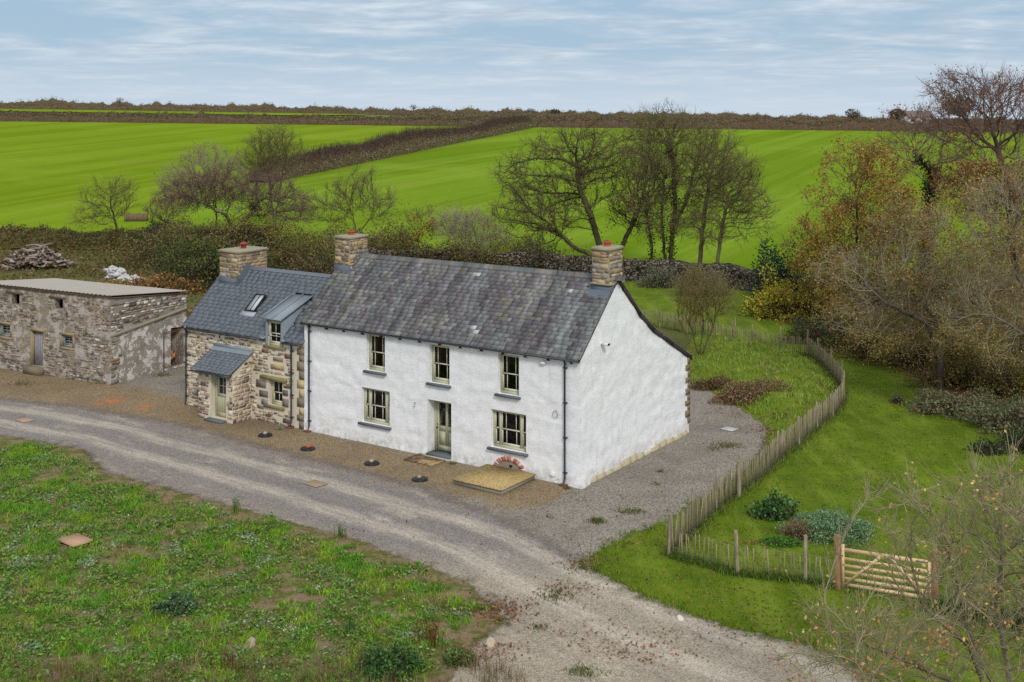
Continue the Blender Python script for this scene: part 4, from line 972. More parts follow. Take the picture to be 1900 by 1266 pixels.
# roof light lies in the slope
sl = math.atan2(2.54, 2.75)
def rl(x, s, n): return (x, -.15+s*math.cos(sl)-n*math.sin(sl), 3.66+s*math.sin(sl)+n*math.cos(sl))
s0, s1_ = 1.27, 2.25; g = Geo(); xa, xb = -18.2+OX, -17.56+OX
def rbox(g, x0, x1, a, b, n0, n1): 
    v = [rl(x, s, n) for n in (n0, n1) for s in (a, b) for x in (x0, x1)]; g.add(v, [(0, 2, 3, 1), (4, 5, 7, 6), (0, 1, 5, 4), (2, 6, 7, 3), (0, 4, 6, 2), (1, 3, 7, 5)])
for a, b, c, d in ((xa, xb, s0, s0+.05), (xa, xb, s1_-.05, s1_), (xa, xa+.05, s0+.05, s1_-.05), (xb-.05, xb, s0+.05, s1_-.05)): rbox(g, a, b, c, d, -.02, .1)
sk = g.build('rooflight', MT['black'], cot)
mgl = M('rooflight_glass', .08, .6); mgl.color(S(190, 196, 198)); g = Geo(); rbox(g, xa+.05, xb-.05, s0+.05, s1_-.05, .03, .06); g.build('glass', mgl.m, sk)
g = Geo(); m_ = (xa+xb)/2; rbox(g, m_-.015, m_+.015, s0+.05, s1_-.05, .055, .085); g.build('glazing_bar', MT['black'], sk)
g = Geo(); rbox(g, xa-.15, xb+.1, s0-.27, s0, .02, .035); g.build('lead_apron', plain('pale_lead', S(166, 174, 182), .45, .1), sk)
ch = chimney(cot, -21.1+OX, -19.8+OX, 1.85, 3.65, 5.0, 6.92, pot='cowl', capov=.06)
g = Geo(); xx = -19.77+OX; g.add([(xx, 1.7, 5.3), (xx, 2.6, 6.15), (xx, 2.6, 6.4), (xx, 2.3, 6.4), (xx, 1.7, 5.75)], [(0, 1, 2, 3, 4)]); g.box((-7.42, 1.8, 5.38), (-6.06, 1.86, 5.75)); g.build('flashing', MT['leadd'], ch)
# porch
po = empty('porch', (0, 0, 0)); po.parent = cot
px0, px1 = -19.15+OX, -16.95+OX; dx0, dx1 = -18.32+OX, -17.36+OX
g = front_wall(px0, px1, 2.16, [(dx0, dx1, .1, 2.0, .28)], y0=-1.1, amp=.1, step=.3)
for x in (px0, px1): g.add([(x, -1.1, -.05), (x, 0, -.05), (x, 0, 2.85), (x, -1.1, 2.16)], [(0, 1, 2, 3)])
g.mi = 1; gs = stonework(g, lambda u, z, d: (u, -1.1-d-.012, z), px0, px1, 0, 2.14, (.1, .24), (.14, .4), PAL, lambda u, z, ua, ub, za, zb: (ub > dx0-.02 and ua < dx1+.02 and za < 2.0) or (zb > 1.99 and ub < px1-.45), seed=9)
stonework(gs, lambda u, z, d: (px1+d+.006, -1.1+u, z), 0, 1.1, 0, 2.85, (.1, .22), (.14, .4), PAL, lambda u, z, ua, ub, za, zb: zb > 2.14+.6*ua, seed=10)
stonework(gs, lambda u, z, d: (px0-d-.006, -u, z), 0, 1.1, 0, 2.85, (.1, .22), (.14, .4), PAL, lambda u, z, ua, ub, za, zb: zb > 2.14+.6*(1.1-ub), seed=11)
gs.build('walls', [mlime, mqc.m], po)
g = Geo(); g.box((px0+.05, -1.13, 2.0), (px1-.5, -.95, 2.15)); g.build('lintel', plain('stone_lintel', S(146, 124, 84), .95, .3, 5), po)
PRP = [(-1.4, 2.16), (-.02, 2.95)]
slates(PRP, px0-.2, px1+.12, .16, .3, newcol, seed=8).build('roof', MT['newslate'], po)
g = Geo(); g.box((px0-.2, -.07, 2.94), (px1+.14, -.0, 3.1)); g.add([(px0-.2, -.25, 2.85), (px1+.14, -.25, 2.85), (px1+.14, -.06, 2.98), (px0-.2, -.06, 2.98)], [(0, 1, 2, 3)]); g.build('flashing', MT['lead'], po)
gutter(po, px0-.2, px1+.1, -1.43, 2.13)
g = Geo(); y = -.85
g.box((dx0, y, .1), (dx0+.1, y+.1, 2.0)); g.box((dx1-.06, y, .1), (dx1, y+.1, 2.0)); g.box((dx0+.1, y, 1.92), (dx1-.06, y+.1, 2.0)); a, b = dx0+.1, dx1-.06
for k in range(6): g.box((a+(b-a)*k/6+.004, y+.03, .14), (a+(b-a)*(k+1)/6-.004, y+.07, 1.1))
g.box((a, y+.02, .12), (b, y+.06, .3)); g.box((a, y+.02, 1.0), (b, y+.06, 1.14)); g.box((a, y+.022, 1.14), (a+.13, y+.06, 1.92)); g.box((b-.13, y+.022, 1.14), (b, y+.06, 1.92)); g.box((a+.13, y+.02, 1.84), (b-.13, y+.06, 1.92))
dr = g.build('porch_door', MT['sage'], po); g = Geo(); g.box(((a+b)/2-.012, y+.02, 1.14), ((a+b)/2+.012, y+.05, 1.84)); g.box((a+.13, y+.023, 1.47), (b-.13, y+.05, 1.495)); g.build('glazing_bars', MT['bars'], dr)
g = Geo(); g.box((a+.13, y+.03, 1.14), (b-.13, y+.045, 1.84)); mdk = M('dark_glass', .08, .5); mdk.color(S(52, 58, 64)); g.build('glass', mdk.m, dr)
g = Geo(); g.box((dx0-.1, -1.42, 0), (dx1+.05, -.85, .09)); g.build('doorstep', MT['sill'], po)
# ================================================================== BARN
BX, BY = -20.0, 57.7; bD = (-.8793, .4763); bE = (.4763, .8793); bRZ = math.atan2(-bD[1], -bD[0])
def B2W(x, y): return (BX-bD[0]*x+bE[0]*y, BY-bD[1]*x+bE[1]*y)
barn = empty('stone_barn', (BX, BY, 0), bRZ, 'old rubble stone barn with flat sloping sheet roof at the left', 'barn')
BOP = [(-7.28, -6.69, 3.47, 4.02, .3), (-3.97, -3.4, 3.5, 4.0, .3), (-8.25, -7.4, 1.7, 2.36, .12), (-3.5, -2.68, 1.58, 2.2, .12), (-5.82, -4.9, .4, 2.2, .3)]
bfw = front_wall(-10.2, 0, 4.4, BOP, amp=1.3, step=.2); bfw.mi = 1
BPAL = [(150, 138, 120), (134, 122, 108), (116, 106, 98), (98, 92, 88), (164, 152, 132), (144, 124, 108), (134, 128, 122), (184, 176, 164), (156, 130, 106)]
def bsk(u, z, ua, ub, za, zb): return any(ub > a-.14 and ua < b+.14 and zb > c-.14 and za < e+.14 for a, b, c, e, *_ in BOP) or mn.noise(Vector((u*.55, z*.7, 3)))+.4*mn.noise(Vector((u*1.7, z*1.9, 8))) > .04
gs = stonework(bfw, lambda u, z, d: (u, -d-.055*0-.02-max(0, lumps(u, 0, z)*1.3), z), -10.2, -.02, 0, 4.3, (.08, .2), (.1, .34), BPAL, bsk, drop=.38, gap=.045, proud=.02, seed=21)
gs.build('front_wall', [MT['barnf'], mqc.m], barn)
g = Geo(); yo0, yo1 = 4.1, 5.04
def bt(y): return 4.4-.46*y/5.25
ys_ = lines(0, 5.25, .2, [yo0, yo1]); zs_ = lines(0, 1, .05)
V, f = wall(ys_, zs_, lambda y, t: (lumps(0, y, t*4.4)*2*min(1, min(y, abs(y-yo0), abs(y-yo1))/.2), y, t*bt(y)-.05), lambda y, t: yo0 < y < yo1 and .04 < t < .55)
g.add(V, f)
g.add([(0, yo0, .1), (-.45, yo0, .1), (-.45, yo0, 2.35), (0, yo0, 2.35)], [(0, 1, 2, 3)]); g.add([(0, yo1, .1), (-.45, yo1, .1), (-.45, yo1, 2.35), (0, yo1, 2.35)], [(0, 1, 2, 3)])
g.mi = 1; gs = stonework(g, lambda u, z, d: (d+.02+max(0, lumps(0, u, z)*2), u, z), .02, 5.2, 2.5, 4.0, (.1, .22), (.13, .4), BPAL+[(206, 200, 190)]*2, lambda u, z, ua, ub, za, zb: za < 2.55+.125*u or zb > bt(u)-.1, drop=.12, gap=.04, seed=22)
stonework(gs, lambda u, z, d: (d+.02+max(0, lumps(0, u, z)*2), u, z), .02, .8, 0, 2.35, (.14, .3), (.2, .45), BPAL+[(160, 120, 86)]*2, lambda u, z, ua, ub, za, zb: ub > .75, drop=.1, gap=.04, seed=23)
gs.build('side_wall', [MT['barnr'], mqc.m], barn)
g = Geo(); g.add([(.02, .02, 2.36), (.02, 5.2, 3.05), (.02, 5.2, 3.16), (.02, .02, 2.5), (.09, .02, 2.36), (.09, 5.2, 3.02), (.05, 5.2, 3.16), (.05, .02, 2.5)], [(4, 5, 6, 7), (7, 6, 2, 3), (0, 1, 5, 4), (0, 4, 7, 3)]); g.build('old_roof_scar', plain('lime_fillet', S(146, 136, 118), .95, .2, 5), barn)
g = Geo(); g.box((-10.2, 5.0, 0), (-.02, 5.25, 3.9)); g.add([(-10.2, 0, 0), (-10.2, 5.25, 0), (-10.2, 5.25, 3.95), (-10.2, 0, 4.4)], [(3, 2, 1, 0)]); g.build('rear_wall', MT['barnf'], barn)
g = Geo(); rp = 60; V = []; f = []    # corrugated sheet
xs_ = np.linspace(-10.35, .12, 211)
for y, z in ((-.14, 4.47), (5.35, 3.99)):
    for x in xs_: V.append((x, y, z+.009*math.sin(x*2*math.pi/.15*.5)+.02*mn.noise(Vector((x*.6, y, 0)))))
n = len(xs_); f = [(i, i+1, n+i+1, n+i) for i in range(n-1)]; g.add(V, f); g.add([(a, b, c-.03) for a, b, c in V], [(q[3], q[2], q[1], q[0]) for q in f])
mt = M('weathered_sheet', .9, .2); p = mt.obj(); mt.color(mt.mix(mt.ss(mt.noise(p, .8, 6, .75), .45, .65), mt.mix(mt.noise(p, 9, 5, .8), S(146, 140, 130), S(188, 182, 172)), mt.mix(mt.noise(p, 6, 5, .8), S(132, 122, 108), S(194, 186, 172)))); mt.bump(mt.noise(p, 8), .3, .02)
g.build('sheet_roof', mt.m, barn)
g = Geo(); g.box((-10.3, -.1, 4.33), (.05, .06, 4.45)); g.box((-.06, .0, 4.3), (.06, 5.25, 4.36), M=Matrix.Translation((0, 0, 4.33))@Matrix.Rotation(-.0873, 4, 'X')@Matrix.Translation((0, 0, -4.33)))
g.box((-7.7, -.06, 4.04), (-6.4, .05, 4.14)); g.box((-4.4, -.06, 4.02), (-3.1, .05, 4.12)); g.build('timber_plate', plain('old_timber', S(104, 90, 72), .95, .3, 5), barn)
mdoor = mat_wood('grey_plank', S(126, 122, 128), S(168, 166, 172)); mpaint = plain('flaking_blue_paint', S(140, 146, 142), .8, .25, 8)
g = Geo()
for k in range(5): a = -5.72+k*.15; g.box((a, .16, .42), (a+.142, .2, 2.1+.02*(k % 2)), (1, 1, 1))
g.box((-5.72, .2, .7), (-4.97, .24, .82), (.8, .8, .8)); g.box((-5.72, .2, 1.7), (-4.97, .24, 1.82), (.8, .8, .8)); bd = g.build('plank_door', mdoor, barn); bd['label'] = 'narrow grey weathered plank door in the barn front'
g = Geo(); g.box((-5.82, -.04, 2.2), (-4.8, .05, 2.36)); g.box((-5.82, -.02, .4), (-5.74, .3, 2.2)); g.build('door_surround', plain('pale_render', S(160, 142, 110), .95, .2, 5), barn)
g = Geo(); g.box((-6.0, -.35, 0), (-4.8, .3, .38)); g.build('doorstep', plain('worn_stone', S(126, 114, 96), .95, .3, 4), barn)
bw = [window(barn, *o_[:4], .1, 'grid', mat=mpaint) for o_ in BOP[2:4]]
for (a, b, c, d, _), w in zip(BOP[2:4], bw):
    g = Geo(); g.box((a-.12, -.035, d), (b+.12, .03, d+.13)); g.box((a-.12, -.03, c-.12), (b+.12, .04, c)); g.box((a-.12, -.025, c), (a, .03, d)); g.box((b, -.025, c), (b+.12, .03, d))
    g.build('surround', bpy.data.materials['pale_render'], w)
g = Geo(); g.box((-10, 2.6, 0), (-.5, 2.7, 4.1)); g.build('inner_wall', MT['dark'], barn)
g = Geo()
for y in (3.3, 5.2): g.tube([(.3, y, .0), (.3, y, 2.1)], .03, 8)
for z in (2.1, 2.02, .25): g.tube([(.3, 3.3, z), (.3, 5.2, z)], .022, 8)
for y in np.arange(4.2, 5.2, .14): g.tube([(.3, y, .25), (.3, y, 2.02)], .009, 5)
g.build('barred_gate', MT['rust'], barn)
r = Geo()
for k in range(14): ellipsoid(r, (random.uniform(-.35, .35), random.uniform(-.35, .35), .1+.3*random.random()), .12+.1*random.random(), 8, 5, jit=.25)
o = r.build('rubble_pile', plain('orange_sand', S(196, 132, 86), .95, .3, 7), smooth=True, uv=False); o.location = (*B2W(-.75, 4.55), .3); tag(o, 'small orange pile inside the barred opening of the barn', 'rubble')
# ================================================================== SMALL THINGS IN THE YARD
g = Geo(); top = Geo()
r = empty('timber_platform', (*L2W(-2.9, -1.2), 0), RZ, 'low square platform with a board top in front of the brick arch', 'platform')
g.box((-1.08, -1.1, 0), (1.05, 1.02, .17)); g.build('plinth', plain('grey_concrete', S(150, 146, 132), .9, .2, 4), r)
mo = M('chip_board', .75, .2); p = mo.obj(); n = mo.sep(mo.vor(mo.map(p, (22, 30, 1)), 1, 'F1', 'Color'))[0]; mo.color(mo.mix(mo.ss(mo.noise(p, 2.5, 5), .35, .7), mo.mix(n, S(150, 124, 74), S(206, 178, 122)), mo.mix(n, S(142, 122, 82), S(190, 166, 118)))); mo.bump(n, .3, .01)
top.box((-1.13, -1.16, .175), (1.1, 1.05, .215)); top.build('board_top', mo.m, r)
cov = [((492, 815), 'lead-grey', S(176, 172, 164), 'the pale lump', 'round black drain cover weighted with a pale stone, nearest the cottage porch'), ((571, 839), 'brick', S(200, 92, 50), 'brick', 'round black drain cover weighted with an orange brick'),
       ((690, 866), 'stone', S(186, 172, 140), 'stone', 'round black drain cover with a cream stone left of the rusty plate'), ((779, 893), 'stone', S(170, 150, 128), 'stone', 'round black drain cover with a brown stone nearest the board platform')]
for i, (p, _, c, _, lb) in enumerate(cov):
    X_, Y_ = gp(*p); r = empty('drain_cover', (X_, Y_, 0), 0, lb, 'drain cover', 'round drain covers along the front')
    g = Geo(); g.tube([(0, 0, 0), (0, 0, .05), (0, 0, .075), (0, 0, .08)], [.3, .3, .27, .2], 24); g.tube([(0, 0, .08), (0, 0, .085), (0, 0, .08)], [.22, .21, .19], 24, cap=False); g.build('lid', MT['black'], r)
    g = Geo()
    st_ = plain('weight_'+str(i), c, .9, .2, 8); st_.name = 'weight_stone'
    if i == 1: g.box((-.1, -.05, .08), (.11, .06, .155), M=Matrix.Rotation(.5, 4, 'Z'))
    else: ellipsoid(g, (0, 0, .12), (.09, .08, .06), 9, 6, jit=.3)
    o = g.build('stone' if i == 0 or i > 1 else 'brick', st_, None, uv=False); o.name = 'weight_brick' if i == 1 else 'weight_stone'; o.location = (X_+random.uniform(-.04, .04), Y_, 0)
    tag(o, ['pale grey lump on the drain cover nearest the porch', 'orange brick on the second drain cover', 'cream stone on the drain cover left of the rusty plate', 'brown stone on the drain cover nearest the platform'][i], 'brick' if i == 1 else 'stone', 'weights on the drain covers')
x_, y_ = gp(790, 860); r = empty('metal_plate', (x_, y_, 0), RZ, 'square rusty brown plate lying on the gravel by the front doorstep', 'plate')
g = Geo(); g.box((-.72, -.5, .012), (.72, .5, .045)); mp = M('rusty_plate', .85, .2); p = mp.obj(); mp.color(mp.mix(mp.ss(mp.noise(p, 2.2, 5, .7), .42, .6), mp.mix(mp.noise(p, 12), S(84, 64, 50), S(118, 92, 72)), S(162, 138, 100))); g.build('plate', mp.m, r)
def cobble(name, px, r, c, lb, cat='stone', flat=.6):
    X_, Y_ = gp(*px); g = Geo(); ellipsoid(g, (0, 0, 0), (r, r*.7, r*flat*.8), 7, 5, jit=.55); o = g.build(name, plain(name+'_surface', c, .95, .25, 7), uv=False); o.location = (X_, Y_, r*flat*.5); o.rotation_euler = (0, 0, random.random()*3); return tag(o, lb, cat)
cobble('boulder', (910, 1212), .17, S(184, 168, 142), 'cream boulder at the track edge near the bottom of the photo')
cobble('boulder', (465, 1204), .17, S(172, 154, 140), 'pinkish grey boulder among the low weeds')
cobble('boulder', (1262, 1150), .11, S(214, 206, 192), 'small white stone where the lawn meets the track')
cobble('boulder', (590, 1095), .1, S(196, 184, 168), 'small pale stone in a gap in the weeds')
cobble('boulder', (240, 967), .09, S(220, 214, 200), 'white stone in the weeds just below the track')
cobble('boulder', (1020, 965), .12, S(120, 104, 90), 'brown clod alone on the grey gravel')
def flatslab(name, px, w, d, c, lb, cat, rz=RZ, z=.035, zz_=.03):
    X_, Y_ = gp(*px); g = Geo(); V = [(-w, -d*.8, 0), (w*.8, -d, 0), (w, d*.8, 0), (-w*.75, d, 0)]; V += [(a*.97, b*.97, z) for a, b, q in V]
    g.add(V, [(0, 4, 5, 1) [::-1], (1, 2, 6, 5), (2, 3, 7, 6), (3, 0, 4, 7), (4, 5, 6, 7)]); o = g.build(name, plain(name+'_surface', c, .95, .22, 6), uv=False); o.location = (X_, Y_, zz_); o.rotation_euler = (0, 0, rz); return tag(o, lb, cat)
flatslab('paving_slab', (140, 1017), .5, .36, S(176, 142, 116), 'tan paving slab lying among the weeds at the left', 'slab', z=.06, zz_=.1)
flatslab('inspection_cover', (585, 905), .42, .3, S(150, 130, 108), 'square tan cover set in the track below the cottage', 'cover', z=.012)
flatslab('inspection_cover', (47, 784), .4, .3, S(166, 140, 124), 'square pinkish cover in the track at the left edge', 'cover', z=.012)
flatslab('inspection_cover', (1353, 798), .33, .3, S(178, 178, 176), 'pale grey cover in the gravel beside the white gable', 'cover', z=.012)

# ================================================================== FENCE AND GATE
mpale = mat_wood('grey_paling', S(112, 102, 80), S(164, 154, 128), .95); mpost = mat_wood('weathered_post', S(110, 96, 78), S(170, 158, 136), .95)
def resample(path, step):
    p = np.array(path, float); sg = np.hypot(*(p[1:]-p[:-1]).T); cum = np.concatenate([[0], np.cumsum(sg)]); t = np.arange(0, cum[-1], step)
    return np.stack([np.interp(t, cum, p[:, 0]), np.interp(t, cum, p[:, 1])], 1)
def zg(X_, Y_): return 0.
def paling_fence(path, posts, label, hgt_=1.02, tall=None, step=.105, lean=.03, dens=1.):
    p0 = path[0]; root = empty('paling_fence', (p0[0], p0[1], 0), 0, label, 'fence', 'chestnut paling fences'); g = Geo()
    for (x, y) in resample(path, step):
        if random.random() > dens: continue
        h_ = hgt_*random.uniform(.9, 1.06); tx, ty = random.gauss(0, lean), random.gauss(0, lean); x -= p0[0]; y -= p0[1]; w = random.uniform(.028, .045); k = random.uniform(.55, 1.15)
        a = random.uniform(0, 3)
        g.bar((x, y, 0.03), (x+tx, y+ty, h_), w, w*.6, (k, k*.99, k*.93), up=(math.cos(a), math.sin(a), .1))
    g.build('paling', mpale, root)
    g = Geo(); q = resample(path, .5)-np.array(p0)
    for z in (.3, .8): g.tube([(x, y, z) for x, y in q], .004, 4, cap=False)
    g.build('wire', MT['gal'], root)
    for i, (x, y, h_) in enumerate(posts):
        g = Geo(); t = random.gauss(0, .03), random.gauss(0, .03); r_ = random.uniform(.045, .06); k = random.uniform(.7, 1.2)
        g.tube([(0, 0, -.1), (t[0]*.5, t[1]*.5, h_*.5), (t[0], t[1], h_-.03), (t[0], t[1], h_)], [r_*1.05, r_, r_*.95, r_*.7], 8, (k, k, k)); o = g.build('post', mpost, root); o.location = (x-p0[0], y-p0[1], 0)
    return root
curve_posts = [((1240, 1040), 1.3), ((1284, 990), 1.45), ((1328, 958), 1.42), ((1372, 925), 1.5), ((1370, 930), 1.3), ((1443, 860), 1.15), ((1482, 828), 1.2), ((1516, 802), 1.2), ((1545, 778), 1.2), ((1566, 745), 1.35), ((1561, 722), 1.35), ((1543, 700), 1.5), ((1520, 678), 1.4), ((1498, 663), 1.5), ((1451, 658), 1.55), ((1395, 647), 1.35), ((1358, 641), 1.3), ((1363, 641), 1.5), ((1327, 634), 1.3), ((1275, 620), 1.2), ((1224, 610), 1.3), ((1160, 600), 1.3)]
paling_fence(FENCE, [(*gp(*p), h_) for p, h_ in curve_posts], 'long curved chestnut paling fence sweeping round behind the white gable', 1.05)
fp = gps((1243, 1042), (1369, 1068), (1494, 1086), (1550, 1100))
paling_fence(fp, [(*gp(1369, 1070), 1.32), (*gp(1494, 1088), 1.36)], 'short low paling fence between the corner post and the wooden gate', .84, step=.145, lean=.05)
fp = gps((1748, 1138), (1900, 1165), (2080, 1200))
paling_fence(fp, [(*gp(1900, 1165), 1.3)], 'low paling fence to the right of the wooden gate behind the bare shrub', .85, step=.14, lean=.05)
(gx0, gy0), (gx1, gy1) = gp(1561, 1104), gp(1728, 1131)
GL = math.hypot(gx1-gx0, gy1-gy0); grz = math.atan2(gy1-gy0, gx1-gx0)
gate = empty('field_gate', (gx0, gy0, 0), grz, 'new pale timber five bar gate with crossed braces', 'gate')
mgate = mat_wood('new_timber', S(206, 170, 124), S(232, 204, 164), .7, 0)
g = Geo(); g.box((.0, -.04, .08), (.085, .04, 1.27)); g.box((GL-.085, -.035, .06), (GL, .035, 1.12)); g.build('stile', mgate, gate)
g = Geo(); zz = [.1, .27, .45, .63, .82, 1.06]
for z in zz: g.box((.086, -.02, z), (GL-.086, .02, z+(.09 if z < 1 else .11)), (1.05, 1.05, 1))
g.build('rails', mgate, gate)
g = Geo(); m1, m2 = GL*.44, GL*.56
g.bar((.09, -.035, .14), (m1, -.035, 1.08), .03, .07, up=(0, 0, 1)); g.bar((m2, -.035, 1.08), (GL-.1, -.035, .14), .03, .07)
g.build('brace', mgate, gate)
for nm_, a_, b_ in (('hinge', (GL-.4, -.028, 1.1), (GL+.12, -.022, 1.14)), ('hinge', (GL-.35, -.028, .2), (GL+.12, -.022, .24)), ('latch', (-.06, -.03, .95), (.06, -.045, 1.0))): g = Geo(); g.box(a_, b_); g.build(nm_, MT['gal'], gate)
for nm, px_, h_, lb in (('gatepost', (1554, 1105), 1.55, 'thick brown gatepost on the latch side of the timber gate, left'), ('gatepost', (1735, 1134), 1.5, 'thick brown gatepost carrying the hinges of the timber gate, right')):
    x, y = gp(*px_); g = Geo(); V = []
    for z, q in ((-.1, .085), (h_-.08, .085), (h_-.02, .06), (h_, .03)): V += [(-q, -q, z), (q, -q, z), (q, q, z), (-q, q, z)]
    g.add(V, [(l*4+i, l*4+(i+1) % 4, l*4+4+(i+1) % 4, l*4+4+i) for l in range(3) for i in range(4)]+[(12, 13, 14, 15)], (1, .92, .85)); o = g.build(nm, mat_wood('brown_post', S(120, 90, 66), S(160, 128, 98), .9), uv=True); o.location = (x, y, 0); o.rotation_euler = (0, 0, grz); tag(o, lb, 'gatepost', 'gateposts')

# drystone wall behind the house
g = Geo(); wp = resample(WALLP, .45); n = len(wp); V = []; nn_ = np.gradient(wp, axis=0); nn_ /= np.linalg.norm(nn_, axis=1)[:, None]; nn_ = np.stack([-nn_[:, 1], nn_[:, 0]], 1)
nr_ = 12
for i, (x, y) in enumerate(wp):
    h_ = 1.75+.35*mn.noise(Vector((i*.15, 0, 0)))+.18*mn.noise(Vector((i*.6, 4, 0)))
    for j in range(nr_+1):
        t = j/nr_; a = t*2-1; off = (.42-.1*math.sin(math.pi*t))*(-1 if t < .5 else 1)
        if j <= 4: o_, z = -.42+.06*j/4, h_*j/4
        elif j >= 8: o_, z = .36+.06*(j-8)/4, h_*(12-j)/4
        else: o_, z = -.36+.18*(j-4), h_+.06*math.sin(j)
        d = .09*mn.noise(Vector((i*.9, j*1.3, 2)))
        V.append((x+nn_[i][0]*(o_+d), y+nn_[i][1]*(o_+d), z-.05+.07*mn.noise(Vector((i*1.1, j, 7)))))
m_ = nr_+1; f = [(i*m_+j, (i+1)*m_+j, (i+1)*m_+j+1, i*m_+j+1) for i in range(n-1) for j in range(nr_)]
g.add(V, f); tag(g.build('drystone_wall', MT['dry']), 'mossy brown drystone wall behind the house and back lawn', 'wall')

# ================================================================== TREES
def el(x, y, rx, ry, Y, rd, w=1.): k = Y/F; return ((x-950)*k, Y, H-(y-HY)*k, rx*k, rd, ry*k, w)
def b3(px, Y=None):
    if Y is None: x, y = gp(*px)
    else: x, y = (px[0]-950)/F*Y, Y
    return (x, y, float(hgt(x, y)))
BK_OL = mat_bark('olive_bark', S(74, 66, 48), S(122, 114, 82)); BK_GR = mat_bark('grey_bark', S(84, 76, 70), S(140, 130, 120)); BK_PU = mat_bark('purple_bark', S(84, 66, 60), S(128, 106, 94))
BK_PALE = mat_bark('pale_bark', S(116, 106, 84), S(180, 172, 148), 9); BK_DK = mat_bark('dark_bark', S(48, 42, 34), S(84, 74, 58))
TW_OL = twig_mat(S(98, 91, 60)); TW_OD = twig_mat(S(88, 80, 56)); TW_GR = twig_mat(S(136, 126, 106)); TW_PU = twig_mat(S(104, 84, 76)); TW_PALE = twig_mat(S(140, 133, 102)); TW_BR = twig_mat(S(106, 86, 64)); TW_DK = twig_mat(S(84, 72, 60))
LC_BR = [(150, 98, 44), (126, 84, 44), (168, 116, 52), (104, 76, 40), (134, 110, 54)]
LC_MIX = [(132, 118, 50), (110, 106, 44), (164, 122, 56), (148, 132, 58), (104, 98, 44), (176, 130, 62)]
LC_LO = [(112, 96, 62), (124, 110, 62), (132, 100, 62), (98, 92, 50), (110, 104, 56), (140, 112, 70)]
LC_GR = [(112, 118, 48), (92, 98, 40), (134, 132, 56), (120, 98, 46)]
LC_HAZ = [(146, 120, 72), (122, 106, 62), (164, 132, 78), (112, 106, 54), (138, 102, 64), (120, 118, 58), (102, 102, 50)]
def hazy(b, *a, **k): return tree(*a, **k)
Y0 = gp(1112, 470)[1]
Y0 = 106.
tree('sycamore', 'tall twin limbed tree rising directly behind the right hand stone chimney', 'tree', b3((1140, 0), Y0),
     [el(1050, 330, 110, 90, Y0, 4.5, 1.2), el(1000, 400, 95, 60, Y0, 4, .9), el(1100, 290, 80, 60, Y0, 3.5, .8), el(1190, 330, 75, 90, Y0, 4, .9), el(960, 330, 45, 40, Y0, 2.5, .3), el(1180, 400, 50, 40, Y0, 3, .3)], 1150,
     trunk=[[px2(1120, 470, Y0), px2(1108, 440, Y0), px2(1098, 405, Y0-.5), px2(1075, 350, Y0), px2(1070, 300, Y0)], [px2(1150, 465, Y0), px2(1172, 420, Y0+.5), px2(1190, 380, Y0)], [px2(1105, 478, Y0-1), px2(1060, 455, Y0-1.5), px2(1035, 430, Y0-2)]], D=.42, kill=.42, rtip=.026, twigs=3, tl=.9, tr=.014,
     bark=BK_OL, twigm=TW_OD, leaves=2400, lcols=LC_LO, lsize=.2, up=.12, ivy=1600, clump=.4, split=.07, rmax=.46)
Y0 = 97.
tree('ash', 'tallest bare tree with a straight stem breaking the skyline right of the twin limbed tree', 'tree', b3((1243, 0), Y0),
     [el(1245, 275, 88, 70, Y0, 3.8, 1), el(1215, 240, 55, 32, Y0, 2.6, .4), el(1290, 330, 65, 60, Y0, 3, .6), el(1240, 400, 60, 55, Y0, 2.5, .4)], 700,
     trunk=[[px2(1245, 460, Y0), px2(1252, 390, Y0), px2(1250, 320, Y0), px2(1245, 270, Y0)], [px2(1232, 470, Y0), px2(1228, 400, Y0+.5), px2(1232, 330, Y0)], [px2(1247, 430, Y0), px2(1275, 370, Y0), px2(1290, 310, Y0)]], D=.42, kill=.4, rtip=.021, twigs=3, tl=.85, tr=.014, bark=BK_OL, twigm=TW_OL, leaves=700, lcols=LC_LO, lsize=.16, up=.3, ivy=1500, split=.07, rmax=.36)
tree('ash', 'slim leaning bare tree between the straight tall tree and the chimney tree', 'tree', b3((1207, 0), 98.5),
     [el(1195, 360, 40, 50, 98.5, 2.2, 1), el(1215, 320, 40, 50, 98.5, 2.2, .8)], 300, trunk=[px2(1210, 460, 98.5), px2(1200, 400, 98.5)], D=.45, kill=.5, twigs=3, tl=.7, tr=.011, bark=BK_OL, twigm=TW_OL, rtip=.018, leaves=500, lcols=LC_LO, lsize=.18, up=.3, ivy=400, split=.06, rmax=.22)
tree('ash', 'bare tree with an ivy free stem, crown spreading right of the tallest tree', 'tree', b3((1298, 0), 94.),
     [el(1320, 330, 62, 70, 94, 3, 1), el(1360, 350, 55, 60, 94, 3, .8), el(1330, 275, 50, 40, 94, 2.5, .6), el(1290, 420, 45, 35, 94, 2, .3)], 430, trunk=[px2(1302, 440, 94), px2(1308, 390, 94), px2(1315, 340, 94)], D=.4, kill=.4, rtip=.02, twigs=3, tl=.8, tr=.013, bark=BK_OL, twigm=TW_OL, leaves=300, lcols=LC_LO, lsize=.17, up=.2, split=.06, rmax=.24)
tree('ash', 'right hand bare tree of the group leaning out over the drystone wall', 'tree', b3((1328, 0), 92.),
     [el(1365, 330, 50, 55, 92, 3, .9), el(1385, 390, 50, 45, 92, 3, 1), el(1340, 420, 60, 45, 92, 2.4, .7)], 380, trunk=[px2(1335, 460, 92), px2(1342, 410, 92), px2(1352, 360, 92)], D=.4, kill=.4, rtip=.019, twigs=3, tl=.8, tr=.013, bark=BK_OL, twigm=TW_OL, leaves=260, lcols=LC_GR, lsize=.16, up=.15, split=.06, rmax=.2)
